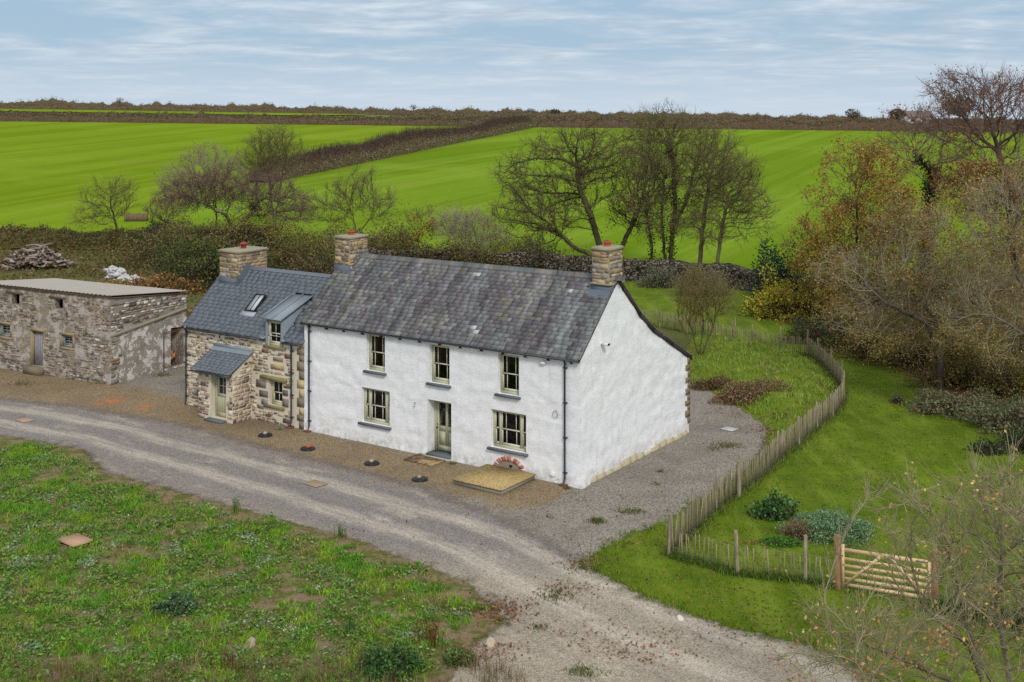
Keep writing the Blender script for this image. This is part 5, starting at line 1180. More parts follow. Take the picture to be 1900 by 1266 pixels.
# left of the house
Y0 = 122.
tree('ash', 'small bare tree standing alone at the foot of the left field', 'tree', b3((222, 0), Y0), [el(205, 375, 50, 38, Y0, 3, 1), el(175, 405, 38, 22, Y0, 2.5, .5), el(225, 360, 30, 28, Y0, 2, .4)], 300,
     trunk=[px2(216, 420, Y0), px2(205, 380, Y0)], D=.42, kill=.5, rtip=.018, twigs=3, tl=.9, tr=.013, bark=BK_OL, twigm=TW_OL, leaves=60, lcols=LC_MIX, lsize=.16, up=.25, split=.06, rmax=.24)
Y0 = 121.
tree('hawthorn', 'windswept purple brown tree with bleached grey limbs behind the cottage chimney', 'tree', b3((437, 0), Y0),
     [el(350, 360, 62, 30, Y0, 3, .9), el(410, 350, 75, 36, Y0, 3.5, 1), el(490, 365, 60, 42, Y0, 3.5, .9), el(540, 385, 40, 35, Y0, 3, .5)], 900,
     trunk=[[px2(432, 425, Y0), px2(420, 400, Y0), px2(395, 385, Y0), px2(350, 365, Y0)], [px2(448, 420, Y0+.5), px2(470, 390, Y0)]], D=.42, kill=.42, rtip=.02, twigs=4, tl=.9, tr=.014, bark=BK_PALE, twigm=TW_PU, leaves=900, lcols=[(110, 78, 66), (96, 72, 58), (120, 90, 60)], lsize=.2, up=.02, ivy=1400, wob=.35, split=.07, rmax=.33)
Y0 = 127.
tree('ash', 'rounded pale bare tree behind the windswept purple one, in front of the left field', 'tree', b3((400, 0), Y0), [el(390, 315, 60, 38, Y0, 3.5, 1), el(330, 335, 40, 25, Y0, 2.5, .4)], 480,
     trunk=[px2(402, 400, Y0), px2(398, 350, Y0)], D=.45, kill=.5, twigs=4, tl=.8, tr=.012, bark=BK_OL, twigm=TW_GR, leaves=600, lcols=LC_GR, lsize=.2, up=.2, split=.06, rmax=.25)
Y0 = 134.
tree('ash', 'fan shaped bare tree standing highest behind the cottage at the hedge end', 'tree', b3((510, 0), Y0), [el(508, 285, 60, 45, Y0, 4, 1), el(480, 310, 45, 30, Y0, 3, .3)], 560,
     trunk=[[px2(505, 380, Y0), px2(500, 330, Y0)], [px2(515, 380, Y0), px2(525, 320, Y0)]], D=.45, kill=.5, twigs=4, tl=.9, tr=.013, bark=BK_OL, twigm=TW_OL, leaves=260, lcols=LC_GR, lsize=.2, up=.4, split=.06, rmax=.25)
Y0 = 118.
tree('hawthorn', 'thin bare thicket tree left of the windswept purple one', 'tree', b3((312, 0), Y0), [el(305, 395, 38, 25, Y0, 2.5, 1), el(330, 380, 34, 22, Y0, 2.5, .8)], 240, trunk=[px2(312, 425, Y0)], D=.4, kill=.45, twigs=4, tl=.7, tr=.013, bark=BK_DK, twigm=TW_PU, leaves=100, lcols=LC_BR, lsize=.18, up=.15, split=.06, rmax=.16)
Y0 = 112.
tree('hawthorn', 'spreading bare tree behind the left hand terracotta chimney pot', 'tree', b3((662, 0), Y0), [el(640, 375, 45, 40, Y0, 3, 1), el(700, 385, 40, 34, Y0, 3, .8), el(665, 345, 35, 28, Y0, 2.5, .5), el(600, 395, 45, 30, Y0, 3, .6)], 480,
     trunk=[[px2(660, 430, Y0), px2(655, 400, Y0)], [px2(668, 430, Y0), px2(690, 400, Y0)]], D=.42, kill=.5, twigs=4, tl=.8, tr=.012, bark=BK_OL, twigm=TW_OL, leaves=500, lcols=LC_GR, lsize=.18, up=.1, split=.06, rmax=.2)
Y0 = 106.
tree('willow', 'small yellow leaved tree behind the middle of the old slate roof ridge', 'tree', b3((775, 0), Y0), [el(775, 415, 30, 30, Y0, 2, 1), el(755, 440, 34, 22, Y0, 2, .6), el(790, 400, 20, 18, Y0, 1.2, .3)], 170, trunk=[px2(776, 450, Y0)], D=.4, kill=.45, twigs=3, tl=.6, tr=.011, bark=BK_DK, twigm=TW_OL, leaves=1500, lcols=[(150, 124, 46), (124, 108, 44), (98, 96, 40)], lsize=.2, up=.2, split=.05, rmax=.15)
Y0 = 104.
tree('elder', 'bushy grey bare shrub tree behind the ridge left of the twin limbed tree', 'tree', b3((872, 0), Y0), [el(870, 430, 52, 34, Y0, 3, 1), el(905, 450, 38, 25, Y0, 2.5, .6), el(840, 420, 36, 25, Y0, 2.5, .5)], 360, trunk=[[px2(865, 470, Y0)], [px2(885, 470, Y0)], [px2(850, 470, Y0)]], D=.4, kill=.42, twigs=5, tl=.8, tr=.013, bark=BK_GR, twigm=TW_GR, leaves=700, lcols=LC_GR, lsize=.17, up=.3, split=.05, rmax=.14)
# right side
Y0 = 74.
tree('hazel', 'broad tree of rusty orange and olive leaves right of the drystone wall end', 'tree', b3((1600, 0), Y0),
     [el(1600, 330, 70, 70, Y0, 3.5, 1), el(1560, 430, 90, 80, Y0, 4, 1.2), el(1650, 440, 80, 90, Y0, 3.5, 1), el(1590, 520, 100, 50, Y0, 4, .8), el(1500, 470, 40, 50, Y0, 3, .4)], 900,
     trunk=[[px2(1595, 560, Y0), px2(1590, 470, Y0), px2(1590, 380, Y0)], [px2(1610, 560, Y0), px2(1630, 470, Y0)], [px2(1580, 560, Y0), px2(1545, 480, Y0)]], D=.42, kill=.48, twigs=3, tl=.6, tr=.009, bark=BK_DK, twigm=TW_BR, leaves=20000, lcols=LC_MIX, lsize=.17, up=.3, split=.05, rmax=.22, clump=.5)
Y0 = 82.
tree('sycamore', 'tree with a thick ivy covered stem standing against the right of the striped field', 'tree', b3((1712, 0), Y0),
     [el(1690, 280, 75, 55, Y0, 3.5, 1), el(1750, 250, 60, 60, Y0, 3.5, 1), el(1680, 230, 45, 25, Y0, 2.5, .4), el(1770, 360, 50, 60, Y0, 3, .6)], 600,
     trunk=[[px2(1715, 450, Y0), px2(1725, 380, Y0), px2(1725, 320, Y0), px2(1700, 285, Y0)], [px2(1718, 450, Y0), px2(1728, 340, Y0), px2(1745, 290, Y0)]], D=.45, kill=.5, twigs=3, tl=.7, tr=.01, bark=BK_DK, twigm=TW_PU, leaves=1500, lcols=LC_BR, lsize=.18, up=.15, split=.06, rmax=.3, ivy=5000)
Y0 = 60.
tree('sycamore', 'very tall bare tree reaching into the sky at the top right with reddish bud clusters', 'tree', b3((1880, 0), Y0),
     [el(1830, 210, 95, 70, Y0, 3.5, 1.9), el(1800, 175, 80, 40, Y0, 2.6, 1.1), el(1730, 230, 50, 25, Y0, 2, .3), el(1895, 190, 60, 60, Y0, 3, .8), el(1840, 330, 100, 70, Y0, 3.5, .9), el(1900, 420, 90, 80, Y0, 3.5, .8), el(1980, 260, 90, 100, Y0, 3.5, .8)], 1900,
     trunk=[[px2(1885, 600, Y0), px2(1880, 470, Y0), px2(1870, 360, Y0), px2(1850, 270, Y0)], [px2(1890, 600, Y0), px2(1910, 460, Y0), px2(1930, 340, Y0)]], D=.38, kill=.38, rtip=.015, twigs=3, tl=.55, tr=.011, bark=BK_PU, twigm=TW_PU, leaves=9000, lcols=LC_BR+[(110, 74, 60), (90, 62, 52)], lsize=.13, up=.15, split=.05, rmax=.34, clump=.5, lfoc=lambda q: np.where(q[:, 2] > H-(300-HY)*Y0/F, .12, 1.))
Y0 = 57.
tree('hazel', 'sprawling brown leaved tree with long pale bare branches arching left over the lawn', 'tree', b3((1745, 0), Y0),
     [el(1740, 540, 110, 70, Y0, 3.5, 1.2), el(1640, 520, 90, 60, Y0, 3, 1), el(1830, 540, 90, 80, Y0, 3.5, 1), el(1700, 440, 90, 60, Y0, 3, .8), el(1690, 610, 90, 45, Y0, 3, .9), el(1800, 605, 90, 40, Y0, 3, .6), el(1600, 590, 60, 35, Y0, 2.5, .5), el(1560, 500, 40, 40, Y0, 2, .3)], 1400,
     trunk=[[px2(1742, 640, Y0), px2(1735, 590, Y0), px2(1700, 550, Y0)], [px2(1745, 640, Y0), px2(1790, 560, Y0)], [px2(1740, 660, Y0), px2(1720, 600, Y0-1), px2(1640, 560, Y0-1.5)]], D=.36, kill=.4, twigs=2, tl=.7, tr=.01, rtip=.015, bark=BK_GR, twigm=TW_GR, leaves=22000, lcols=LC_HAZ, lsize=.12, up=-.02, split=.045, rmax=.2, clump=.6)
Y0 = 50.
tree('hazel', 'brown leaved tree cut by the right edge with pale sweeping twigs', 'tree', b3((1930, 0), Y0),
     [el(1900, 470, 90, 90, Y0, 3, 1), el(1850, 590, 90, 70, Y0, 3, 1), el(1960, 600, 90, 90, Y0, 3, 1), el(1860, 400, 70, 60, Y0, 2.5, .6), el(1930, 350, 60, 60, Y0, 2.5, .4)], 1000,
     trunk=[[px2(1925, 680, Y0), px2(1905, 560, Y0), px2(1880, 470, Y0)], [px2(1930, 680, Y0), px2(1900, 620, Y0-1), px2(1850, 590, Y0-1)]], D=.34, kill=.38, twigs=2, tl=.7, tr=.01, rtip=.014, bark=BK_GR, twigm=TW_GR, leaves=11000, lcols=LC_HAZ, lsize=.11, up=.05, split=.045, rmax=.2, clump=.6)
# foreground tree, lower right
Y0 = 22.
tree('ash', 'bare pale twigged young tree in the near right corner with a few orange leaves', 'tree', (9.6, Y0-.5, 0),
     [el(1850, 1020, 100, 150, Y0, 1.6, 1.4), el(1720, 1090, 120, 110, Y0, 1.5, .8), el(1900, 1150, 110, 130, Y0, 1.5, 1.1), el(1590, 1190, 110, 60, Y0, 1.2, .35), el(1690, 970, 110, 90, Y0, 1.3, .22), el(1760, 1240, 150, 60, Y0, 1.5, .6), el(1880, 950, 60, 90, Y0, 1.4, .5)], 680,
     trunk=[[(9.4, Y0-.3, 1.2), px2(1800, 1200, Y0), px2(1720, 1130, Y0)], [(9.7, Y0, 1.2), px2(1850, 1130, Y0), px2(1860, 1020, Y0)], [(9.9, Y0, 1.0), px2(1800, 1180, Y0+.3), px2(1770, 1060, Y0+.4)], [(10, Y0, 1.), px2(1900, 1130, Y0+.3), px2(1905, 1000, Y0+.3)], [(9.3, Y0-.8, 1.0), px2(1760, 1260, Y0-.6), px2(1600, 1190, Y0-.6), px2(1530, 1120, Y0-.6)]], D=.17, kill=.19, twigs=2, tl=.42, tr=.0075, rtip=.0115, exp=2.5, bark=BK_PALE, twigm=TW_PALE, leaves=1100, lcols=[(186, 136, 96), (166, 112, 76), (200, 154, 106), (150, 104, 76), (196, 160, 70), (140, 136, 80)], lsize=.075, up=.45, split=.03, rmax=.1, clump=1.6, wob=.12, ivy=0)
tree('sapling', 'thin bare sapling in the near right corner left of the pale twigged tree', 'tree', (6.2, 20.5, 0),
     [el(1600, 1240, 100, 50, 20.5, 1, 1), el(1500, 1220, 70, 40, 20.5, .8, .5), el(1680, 1180, 80, 60, 20.5, .8, .6)], 110, trunk=[(6.3, 20.5, 1.5), (6.4, 20.5, 2.6)], D=.15, kill=.22, twigs=3, tl=.3, tr=.005, rtip=.007, bark=BK_PALE, twigm=TW_PALE, leaves=420, lcols=[(186, 136, 96), (166, 112, 76), (150, 110, 72), (140, 134, 80)], lsize=.08, up=.25, split=.03, rmax=.05, clump=1.6, wob=.18)
# multi stemmed shrub behind the gable
x_, y_ = gp(1298, 668); Y0 = y_
tree('elder', 'upright multi stemmed bare shrub behind the gable inside the paling fence', 'shrub', (x_, y_, 0),
     [el(1295, 570, 42, 50, Y0, 1.4, 1), el(1275, 545, 32, 28, Y0, 1.1, .5), el(1325, 560, 34, 44, Y0, 1.2, .6), el(1295, 530, 40, 26, Y0, 1.2, .5)], 480, trunk=[[px2(1290, 640, Y0), px2(1280, 600, Y0)], [px2(1300, 640, Y0), px2(1305, 600, Y0)], [px2(1308, 645, Y0), px2(1325, 600, Y0)], [px2(1284, 648, Y0), px2(1262, 600, Y0)]], D=.25, kill=.26, twigs=4, tl=.6, tr=.009, rtip=.012, bark=BK_OL, twigm=twig_mat(S(116, 104, 66)), leaves=900, lcols=[(122, 128, 58), (100, 104, 50), (130, 112, 70)], lsize=.07, up=.5, split=.03, rmax=.07, clump=1)
# far skyline trees
for i, (x, y, r, Y_, lb, dens) in enumerate([(222, 186, 7, 880, 'tiny windswept tree on the left skyline', 250), (767, 199, 7, 860, 'tiny flat topped tree on the skyline left of centre', 250), (1582, 211, 13, 640, 'round bare tree on the skyline right of the striped field', 500),
      (985, 207, 9, 760, 'small round tree on the skyline near the middle', 300), (1030, 209, 9, 740, 'squat dark tree on the skyline above the twin limbed tree', 300), (1665, 212, 14, 520, 'dark evergreen tree beside the far bungalow', 800), (1778, 196, 26, 500, 'large grey bare tree to the right of the far bungalow', 800)]):
    X_ = (x-950)/F*Y_; R_ = r*Y_/F; zg_ = float(hgt(X_, Y_)); zc = H-(y-HY)*Y_/F; root = empty('skyline_tree', (X_, Y_, zg_), 0, lb, 'tree', 'trees on the skyline')
    d = RNG.normal(size=(dens, 3)); d /= np.linalg.norm(d, axis=1)[:, None]; c = d*(RNG.random((dens, 1))**.4)*(R_*1.15, R_, R_*.75)+(0, 0, zc-zg_)
    g = Geo(); dark = 'evergreen' in lb or 'dark' in lb; leaf_quads(g, c, R_*.28 if dark else R_*.2, pick([(48, 58, 40), (58, 66, 44)] if dark else [(104, 92, 84), (92, 84, 72)], dens)); g.build('crown', LEAF, root, uv=False)
    g = Geo(); g.tube([(0, 0, 0), (R_*.1, 0, (zc-zg_)*.6), (0, 0, zc-zg_)], [R_*.1, R_*.08, R_*.04], 7)
    for k in range(14):
        a = RNG.normal(size=3); a /= np.linalg.norm(a); a[2] = abs(a[2]); g.tube([(0, 0, (zc-zg_)*.6), tuple(a*(R_*.9, R_*.9, R_*.6)+(0, 0, (zc-zg_)*.75))], [R_*.05, R_*.015], 4)
    g.build('trunk', TW_DK, root, uv=False)
# ================================================================== BUSHES
GRN = [(72, 84, 36), (88, 98, 44), (58, 70, 30), (104, 108, 52)]; BRN = [(110, 86, 58), (92, 74, 50), (128, 100, 64), (84, 78, 44), (104, 92, 50)]; DKG = [(40, 56, 32), (54, 70, 38), (34, 46, 28), (62, 76, 44)]
YEL = [(168, 156, 48), (140, 138, 46), (112, 120, 44), (186, 170, 60)]
def pb(px, Y=None): return gp(*px) if Y is None else ((px[0]-950)/F*Y, Y)
bl = [('bramble', 'dark green bramble mass hanging behind the cottage chimney', (385, 0), 92, (4.2, 3, 4.2), 6500, DKG+GRN+[(110, 92, 46)], .2),
      ('bramble', 'brown and green bramble between the two left chimneys', (545, 0), 96, (4.6, 3, 3.4), 6500, BRN+GRN, .2),
      ('bramble', 'dark bramble hump right of the cottage gable chimney', (590, 0), 90, (3, 2.4, 2.8), 3500, DKG+BRN, .2),
      ('bramble', 'russet bramble bank on the slope left of the cottage', (330, 0), 104, (4.5, 3, 3.6), 5000, BRN+GRN, .22),
      ('gorse', 'orange tinted bracken patch behind the barn roof', (285, 0), 88, (3.4, 2.2, 1.2), 2600, BRN+[(176, 118, 50), (160, 104, 44)], .2),
      ('bramble', 'dark ivy bush on the field edge right of the lone tree', (300, 0), 117, (2.6, 2, 3.0), 2600, DKG, .22),
      ('bramble', 'yellow leaved bush behind the left terracotta chimney', (610, 0), 100, (2.2, 2, 2.4), 2400, YEL+GRN, .17),
      ('bramble', 'olive scrub bush right of the left terracotta chimney', (705, 0), 104, (4.2, 2.4, 3.0), 4200, GRN+BRN, .2),
      ('bramble', 'low dark scrub along the wall behind the ridge', (800, 0), 101, (4.5, 2, 2.3), 4200, DKG+BRN, .18),
      ('bramble', 'grey brown scrub under the bushy bare shrub tree', (880, 0), 100, (3.4, 2, 2.5), 3600, BRN+GRN, .17),
      ('bramble', 'rounded dark bramble mound on the wall left of the right chimney', (1000, 0), 100, (2.5, 2, 2.7), 3600, [(76, 62, 48), (88, 74, 52), (66, 66, 40), (60, 54, 40)], .15),
      ('bramble', 'small reddish bramble beside the rounded mound', (955, 0), 102, (1.5, 1.4, 3.0), 1300, BRN, .15),
      ('bramble', 'rusty brown scrub swelling round the foot of the windswept tree', (470, 0), 116, (5, 2.6, 3.4), 5200, BRN+GRN+[(150, 118, 60)], .2),
      ('bramble', 'tan and olive scrub left of the windswept tree above the bracken', (360, 0), 113, (3.6, 2.4, 3.0), 3600, BRN+GRN, .2),
      ('bramble', 'yellow tinged scrub under the bare tree behind the left terracotta pot', (640, 0), 109, (4.2, 2.2, 3.0), 4200, GRN+BRN+[(146, 132, 60)], .19),
      ('bramble', 'loose olive scrub between the yellow leaved tree and the bushy grey one', (735, 0), 107, (2.6, 2, 3.2), 2400, GRN+BRN, .18),
      ('laurel', 'blue green evergreen shrub at the right end of the drystone wall', (1452, 0), 80, (2.3, 1.8, 4.4), 4200, [(26, 44, 40), (36, 56, 48), (46, 66, 52)], .18),
      ('hazel_bush', 'bright yellow green shrub in front of the blue green evergreen', (1440, 0), 77.5, (2.2, 1.6, 2.6), 3200, YEL, .17),
      ('hazel_bush', 'olive yellow bush spilling from the foot of the orange tree', (1500, 0), 76, (2.6, 2, 2.8), 3600, LC_MIX+YEL, .16),
      ('laurel', 'dark green undergrowth bush below the orange tree on the lawn edge', (1545, 0), 69, (2.7, 1.8, 1.5), 2800, DKG+[(74, 66, 40)], .14),
      ('hazel_bush', 'brown hazel bush under the arching branches', (1640, 0), 64, (2.5, 2, 2.4), 3600, LC_HAZ, .13),
      ('hazel_bush', 'mixed brown and green thicket under the sprawling tree', (1740, 0), 62, (3.2, 2, 2.6), 4200, LC_HAZ+GRN, .13),
      ('hazel_bush', 'brown thicket behind the right edge trees', (1850, 0), 66, (5, 2, 5.0), 6500, LC_HAZ+LC_MIX, .15),
      ('hazel_bush', 'tall mixed thicket between the ivy stem and the right edge', (1790, 0), 72, (5, 2.4, 6.0), 8000, LC_MIX+GRN, .16),
      ('ground_bush', 'grey green low bush on the leaf litter below the sprawling tree', (1770, 0), 52.5, (2.2, 1.5, .9), 2600, [(112, 120, 86), (126, 134, 94), (100, 96, 68), (142, 122, 92)], .11),
      ('ground_bush', 'grey green low bush at the right edge above the lawn', (1870, 0), 50, (2.2, 1.8, 1.3), 3000, [(112, 120, 88), (98, 110, 72), (130, 116, 84), (84, 98, 64)], .11),
      ('ground_bush', 'small dark shrub on the lawn near the right edge', (1838, 0), 46, (.8, .5, .5), 700, DKG+[(70, 78, 60)], .09),
      ('ground_bush', 'tiny grey sapling clump in the lawn beyond the fence bend', (1664, 0), 54, (.3, .3, .5), 140, [(104, 110, 86), (86, 90, 70)], .08),
      ('ground_bush', 'tiny grey green plant in the lawn right of the sapling clump', (1722, 0), 52, (.3, .3, .4), 120, [(104, 104, 86), (86, 80, 66)], .08),
      ('hazel_bush', 'brown and green thicket behind the stem of the sprawling tree', (1800, 0), 57.5, (2.6, 1.4, 1.9), 3800, LC_HAZ+GRN, .12),
      ('hazel_bush', 'leafy olive thicket touching the right edge above the leaf litter', (1885, 0), 55.5, (2.4, 1.6, 2.6), 4200, LC_HAZ+GRN+[(120, 124, 70)], .12),
      ('hazel_bush', 'low olive thicket between the dark undergrowth bush and the sprawling tree', (1600, 0), 66, (2.6, 1.4, 1.7), 3400, LC_HAZ+GRN+DKG, .12),
      ('ground_bush', 'dark leafy bush at the far right lawn edge', (1893, 0), 46.5, (.9, .8, .9), 1200, DKG, .1),
      ('heather', 'grey leaved shrub growing at the foot of the drystone wall', (1225, 0), 91, (1.6, .9, 1.6), 1600, [(120, 124, 104), (96, 102, 80), (78, 84, 56)], .13),
      ('heather', 'pale grey shrub against the wall behind the upright bare shrub', (1305, 0), 87, (2, 1, 2), 1900, [(126, 126, 108), (104, 104, 86), (96, 84, 70)], .12)]
for nm, lb, px_, Y_, r_, nl, cols, ls in bl:
    bush(nm, lb, 'bush', pb(px_, Y_), r_, int(nl*1.3), cols, ls, ntw=int(120+nl*.08), spike=.2, lump=.7)
for nm, lb, px_, r_, nl, cols, ls, sp in [
      ('garden_shrub', 'dark glossy shrub at the left of the garden bed behind the gate', (1440, 962), (.75, .6, .75), 1000, [(48, 84, 38), (66, 106, 46), (38, 66, 34), (96, 124, 76)], .13, .25),
      ('garden_heather', 'russet heather mound in the middle of the garden bed', (1478, 1000), (.5, .45, .6), 1300, [(130, 90, 68), (112, 84, 60), (96, 92, 60), (146, 108, 84)], .05, .3),
      ('garden_shrub', 'low grey green ground cover mound filling the garden bed', (1538, 998), (1.5, 1.25, .55), 7000, [(104, 134, 98), (84, 118, 80), (124, 150, 116), (74, 104, 66), (112, 130, 88)], .07, .05),
      ('garden_shrub', 'fresh green grassy mound at the left of the garden bed', (1452, 1012), (.7, .45, .22), 1200, [(70, 116, 34), (86, 132, 44), (58, 98, 40)], .07, .05),
      ('heather', 'brown heap of dead fern on the cut face of the garden bank', (1405, 748), (2.3, 1.1, .85), 6500, [(130, 98, 76), (106, 80, 62), (150, 116, 88), (88, 68, 54), (112, 104, 64)], .1, .25),
      ('heather', 'second brown heap of dead fern nearer the white gable', (1325, 726), (1.2, .6, .55), 1900, [(96, 78, 54), (84, 84, 46), (118, 90, 64)], .1, .25),
      ('weed_clump', 'glaucous round leafed clump in the weeds at lower left', (330, 1138), (.62, .5, .42), 1700, [(84, 112, 72), (66, 94, 54), (106, 128, 92), (50, 72, 42)], .09, .05),
      ('weed_clump', 'dark green bush at the bottom edge left of centre', (725, 1262), (.9, .6, .62), 2400, [(62, 98, 46), (78, 116, 54), (48, 78, 38)], .09, .25),
      ('weed_clump', 'second dark green bush beside the rusty dock stalks', (850, 1236), (.45, .35, .34), 900, [(84, 114, 52), (98, 124, 60), (66, 92, 44), (120, 120, 74)], .07, .3)]:
    bush(nm, lb, 'bush', gp(*px_), r_, nl, cols, ls, ntw=80, spike=sp, lump=.5)

# hedge bank along the foot of the left field
hedge('boundary_hedge', 'low overgrown hedge bank behind the log pile along the foot of the left field', [(-75, 119), (-52, 119.5), (-40, 119), (-34, 116)], 4, 1.9, 15000, .26, BRN+GRN, bank=(.5, BRN+[(128, 112, 70)]), lump=.5, spikes=500)
hedge('boundary_hedge', 'bramble hedge on the bank between the bracken patch and the windswept tree', [(-36, 112), (-30, 116), (-24, 116)], 5, 2.4, 6500, .25, BRN+GRN+DKG, lump=.6, spikes=1200)

# log pile, white sacks, rusty ruin, plank
x_, y_ = gp(65, 498); r = empty('log_pile', (x_, y_, 0), 0, 'heap of grey brown logs and roots at the left edge behind the barn', 'log pile')
g = Geo()
for k in range(300):
    R_ = 1.; a = RNG.random()*2*math.pi; q = RNG.random()**.6; cx, cy = 3.1*q*math.cos(a), 1.8*q*math.sin(a); top_ = 2.0*(1-q**1.6)*(1+.25*math.sin(cx*2)); z = top_*(.45+.55*RNG.random())+.12
    d = RNG.normal(size=3)*(1, 1, .3); d /= np.linalg.norm(d); L = .5+1.1*RNG.random(); w = .05+.1*RNG.random(); kk = .55+.6*RNG.random()
    p_ = np.array([cx, cy, z]); b_ = RNG.normal(size=3)*.12; g.tube([tuple(p_-d*L/2), tuple(p_+b_), tuple(p_+d*L/2+b_*.5)], [w, w*.85, w*.5], 6, tuple(np.array(S(*random.choice([(150, 134, 122), (126, 108, 94), (104, 88, 74), (172, 158, 150)])))*kk))
mlg = M('log_wood', .95, .1); mlg.color(mlg.mix(.4, mlg.attr('Col'), mlg.mix(mlg.noise(mlg.obj(), 6, 5), (.2, .2, .2), (.85, .85, .85)), 'OVERLAY')); g.build('logs', mlg.m, r, uv=False)
x_, y_ = gp(215, 530); r = empty('rubble_sacks', (x_, y_, 0), 0, 'line of white sacks and pale rubble lying behind the barn roof', 'sacks')
g = Geo()
for k in range(150):
    t = RNG.random(); q = Matrix.Translation((-1.5+4.2*t+RNG.normal()*.25, 3.-4.0*t+RNG.normal()*.4, .15+(.9 if t < .3 else .4)*RNG.random()*(1-t*.4)))@Matrix.Rotation(RNG.random()*3, 4, 'Z')@Matrix.Rotation(RNG.normal()*.5, 4, 'X')@Matrix.Rotation(RNG.normal()*.4, 4, 'Y'); w_ = .14+.2*RNG.random(); g.box((-w_, -w_*.8, -.08), (w_, w_*.7, .09), M=q)
g.build('rubble', plain('white_sacking', S(196, 194, 194), .8, .35, 2), r, uv=False)
g = Geo(); ellipsoid(g, (1.2, 1, 0), (4.2, 2.6, .4), 20, 6, jit=.15, half=True); g.build('heap', bpy.data.materials['rough_ground'], r, uv=False)
x_, y_ = gp(252, 412); o_ = Geo()
for k in range(9): o_.box((-1.3+k*.3, -.4, 0), (-1.3+k*.3+.27, .4, .8+.25*RNG.random()), (1, 1, 1))
o = o_.build('ruined_trough', plain('crumbled_stone', S(122, 104, 82), .95, .35, 4)); o.location = (x_, y_, float(hgt(x_, y_))); tag(o, 'crumbled brown stone block at the field edge right of the lone tree', 'ruin')
x_, y_ = gp(265, 441); o_ = Geo(); o_.box((-1.1, -.1, 0), (1.1, .1, .1)); o = o_.build('pale_plank', plain('pale_timber', S(206, 190, 150), .9, .1)); o.location = (x_, y_, float(hgt(x_, y_))+.15); o.rotation_euler = (0, 0, .3); tag(o, 'pale plank lying on the grass below the crumbled stone block', 'plank')

# bungalow far away
X_ = (1700-950)/F*540; zb = float(hgt(X_, 540)); r = empty('bungalow', (X_, 540, zb), .15, 'far off bungalow with grey brown roof on the right skyline', 'house')
zt = H+(HY-206)*540/F; hh_ = max(zt-zb, 4)
g = Geo(); g.box((-6, -3.5, 0), (6, 3.5, hh_-2.6)); g.add([(6, -3.5, hh_-2.6), (6, 3.5, hh_-2.6), (6, 0, hh_-.1)], [(0, 1, 2)]); g.build('walls', plain('cream_wall', S(206, 200, 196), .9, .06), r)
g = Geo(); g.add([(-6.4, -4, hh_-2.9), (6.4, -4, hh_-2.9), (6.4, 0, hh_), (-6.4, 0, hh_), (6.4, 4, hh_-2.9), (-6.4, 4, hh_-2.9)], [(0, 1, 2, 3), (3, 2, 4, 5)]); rf = g.build('roof', plain('far_roof', S(126, 112, 108), .9, .1), r)
g = Geo(); g.box((4.6, -.5, hh_-.6), (5.6, .5, hh_+.9)); g.build('chimney', bpy.data.materials['cream_wall'], rf)
g = Geo(); g.box((-4.5, -3.56, hh_-5), (-2.5, -3.49, hh_-3.6)); g.box((1, -3.56, hh_-5), (3, -3.49, hh_-3.6)); g.build('window', MT['black'], r)

# ================================================================== GROUND COVER
def in_view(P): return (np.abs(P[:, 0])/P[:, 1] < .47) & (HY+F*H/P[:, 1] < 1330)
def scatter(poly, n, ymin=18, ymax=60, edge=0.):
    p = np.array(poly); x0, y0 = p.min(0); x1, y1 = p.max(0); y0 = max(y0, ymin); y1 = min(y1, ymax); out = []
    Yc = np.clip(y0+(y1-y0)*RNG.random(n), 1, None); Xc = (RNG.random(n)*.94-.47)*y1
    P = np.stack([Xc, Yc], 1); P = P[in_view(P)]; return P[poly_sd(poly, P[:, 0], P[:, 1]) > edge]
def nz(P, s, o=0): return np.array([mn.noise(Vector((x*s, y*s, o))) for x, y in P])
# weeds
P = scatter(WEEDS, 105000, 22, 62, -.15); dens = nz(P, .55)+.6*nz(P, 1.6, 3)+.35*nz(P, 3.6, 6); sdw = poly_sd(WEEDS, P[:, 0], P[:, 1])
keep = (dens+.1+np.clip(sdw-.85, -.9, .3) > -.02+.25*RNG.normal(size=len(P))*.5); P = P[keep]; kind = nz(P, .8, 11)+.35*RNG.normal(size=len(P))*.6
g = Geo()
z3 = lambda Q, z=.02: np.concatenate([Q, np.full((len(Q), 1), z)], 1)
a = P[kind > .05]; rep = 9; c = np.repeat(z3(a), rep, 0); c[:, :2] += RNG.normal(size=(len(c), 2))*.075
hue = nz(a, .9, 20); base = np.where((hue > .05)[:, None], SA([(118, 150, 36)]), SA([(92, 138, 34)])); base = np.where((nz(a, .7, 41)+.3*nz(a, 2.5, 4) > .34)[:, None], SA([(132, 132, 74)]), base); cc = np.repeat(base*(1+.22*RNG.normal(size=(len(a), 1))), rep, 0)*(1+.15*RNG.normal(size=(len(c), 1))); blades(g, c, np.repeat(.13+.1*np.clip(nz(a, 1.1, 31), -.6, 1), rep), .026, np.clip(cc*1.3, .003, 1), .6)
a = P[kind <= .05]; rep = 9; c = np.repeat(z3(a, .06), rep, 0); c += RNG.normal(size=c.shape)*(.1, .1, .04); c[:, 2] = np.abs(c[:, 2])
hs = np.repeat((nz(a, 1.4, 9) > .27), rep); k1 = pick([(80, 122, 34), (100, 140, 42), (62, 100, 32), (112, 138, 56), (124, 120, 70), (72, 112, 40)], len(c)); k2 = pick([(118, 140, 98), (132, 150, 110), (96, 120, 76)], len(c)); leaf_quads(g, c, .1, np.where(hs[:, None], k2, k1)*1.3, up=.5)
tag(g.build('weeds', LEAF, uv=False), 'low leafy weeds and grass tufts covering the ground below the track', 'weeds', kind='stuff')
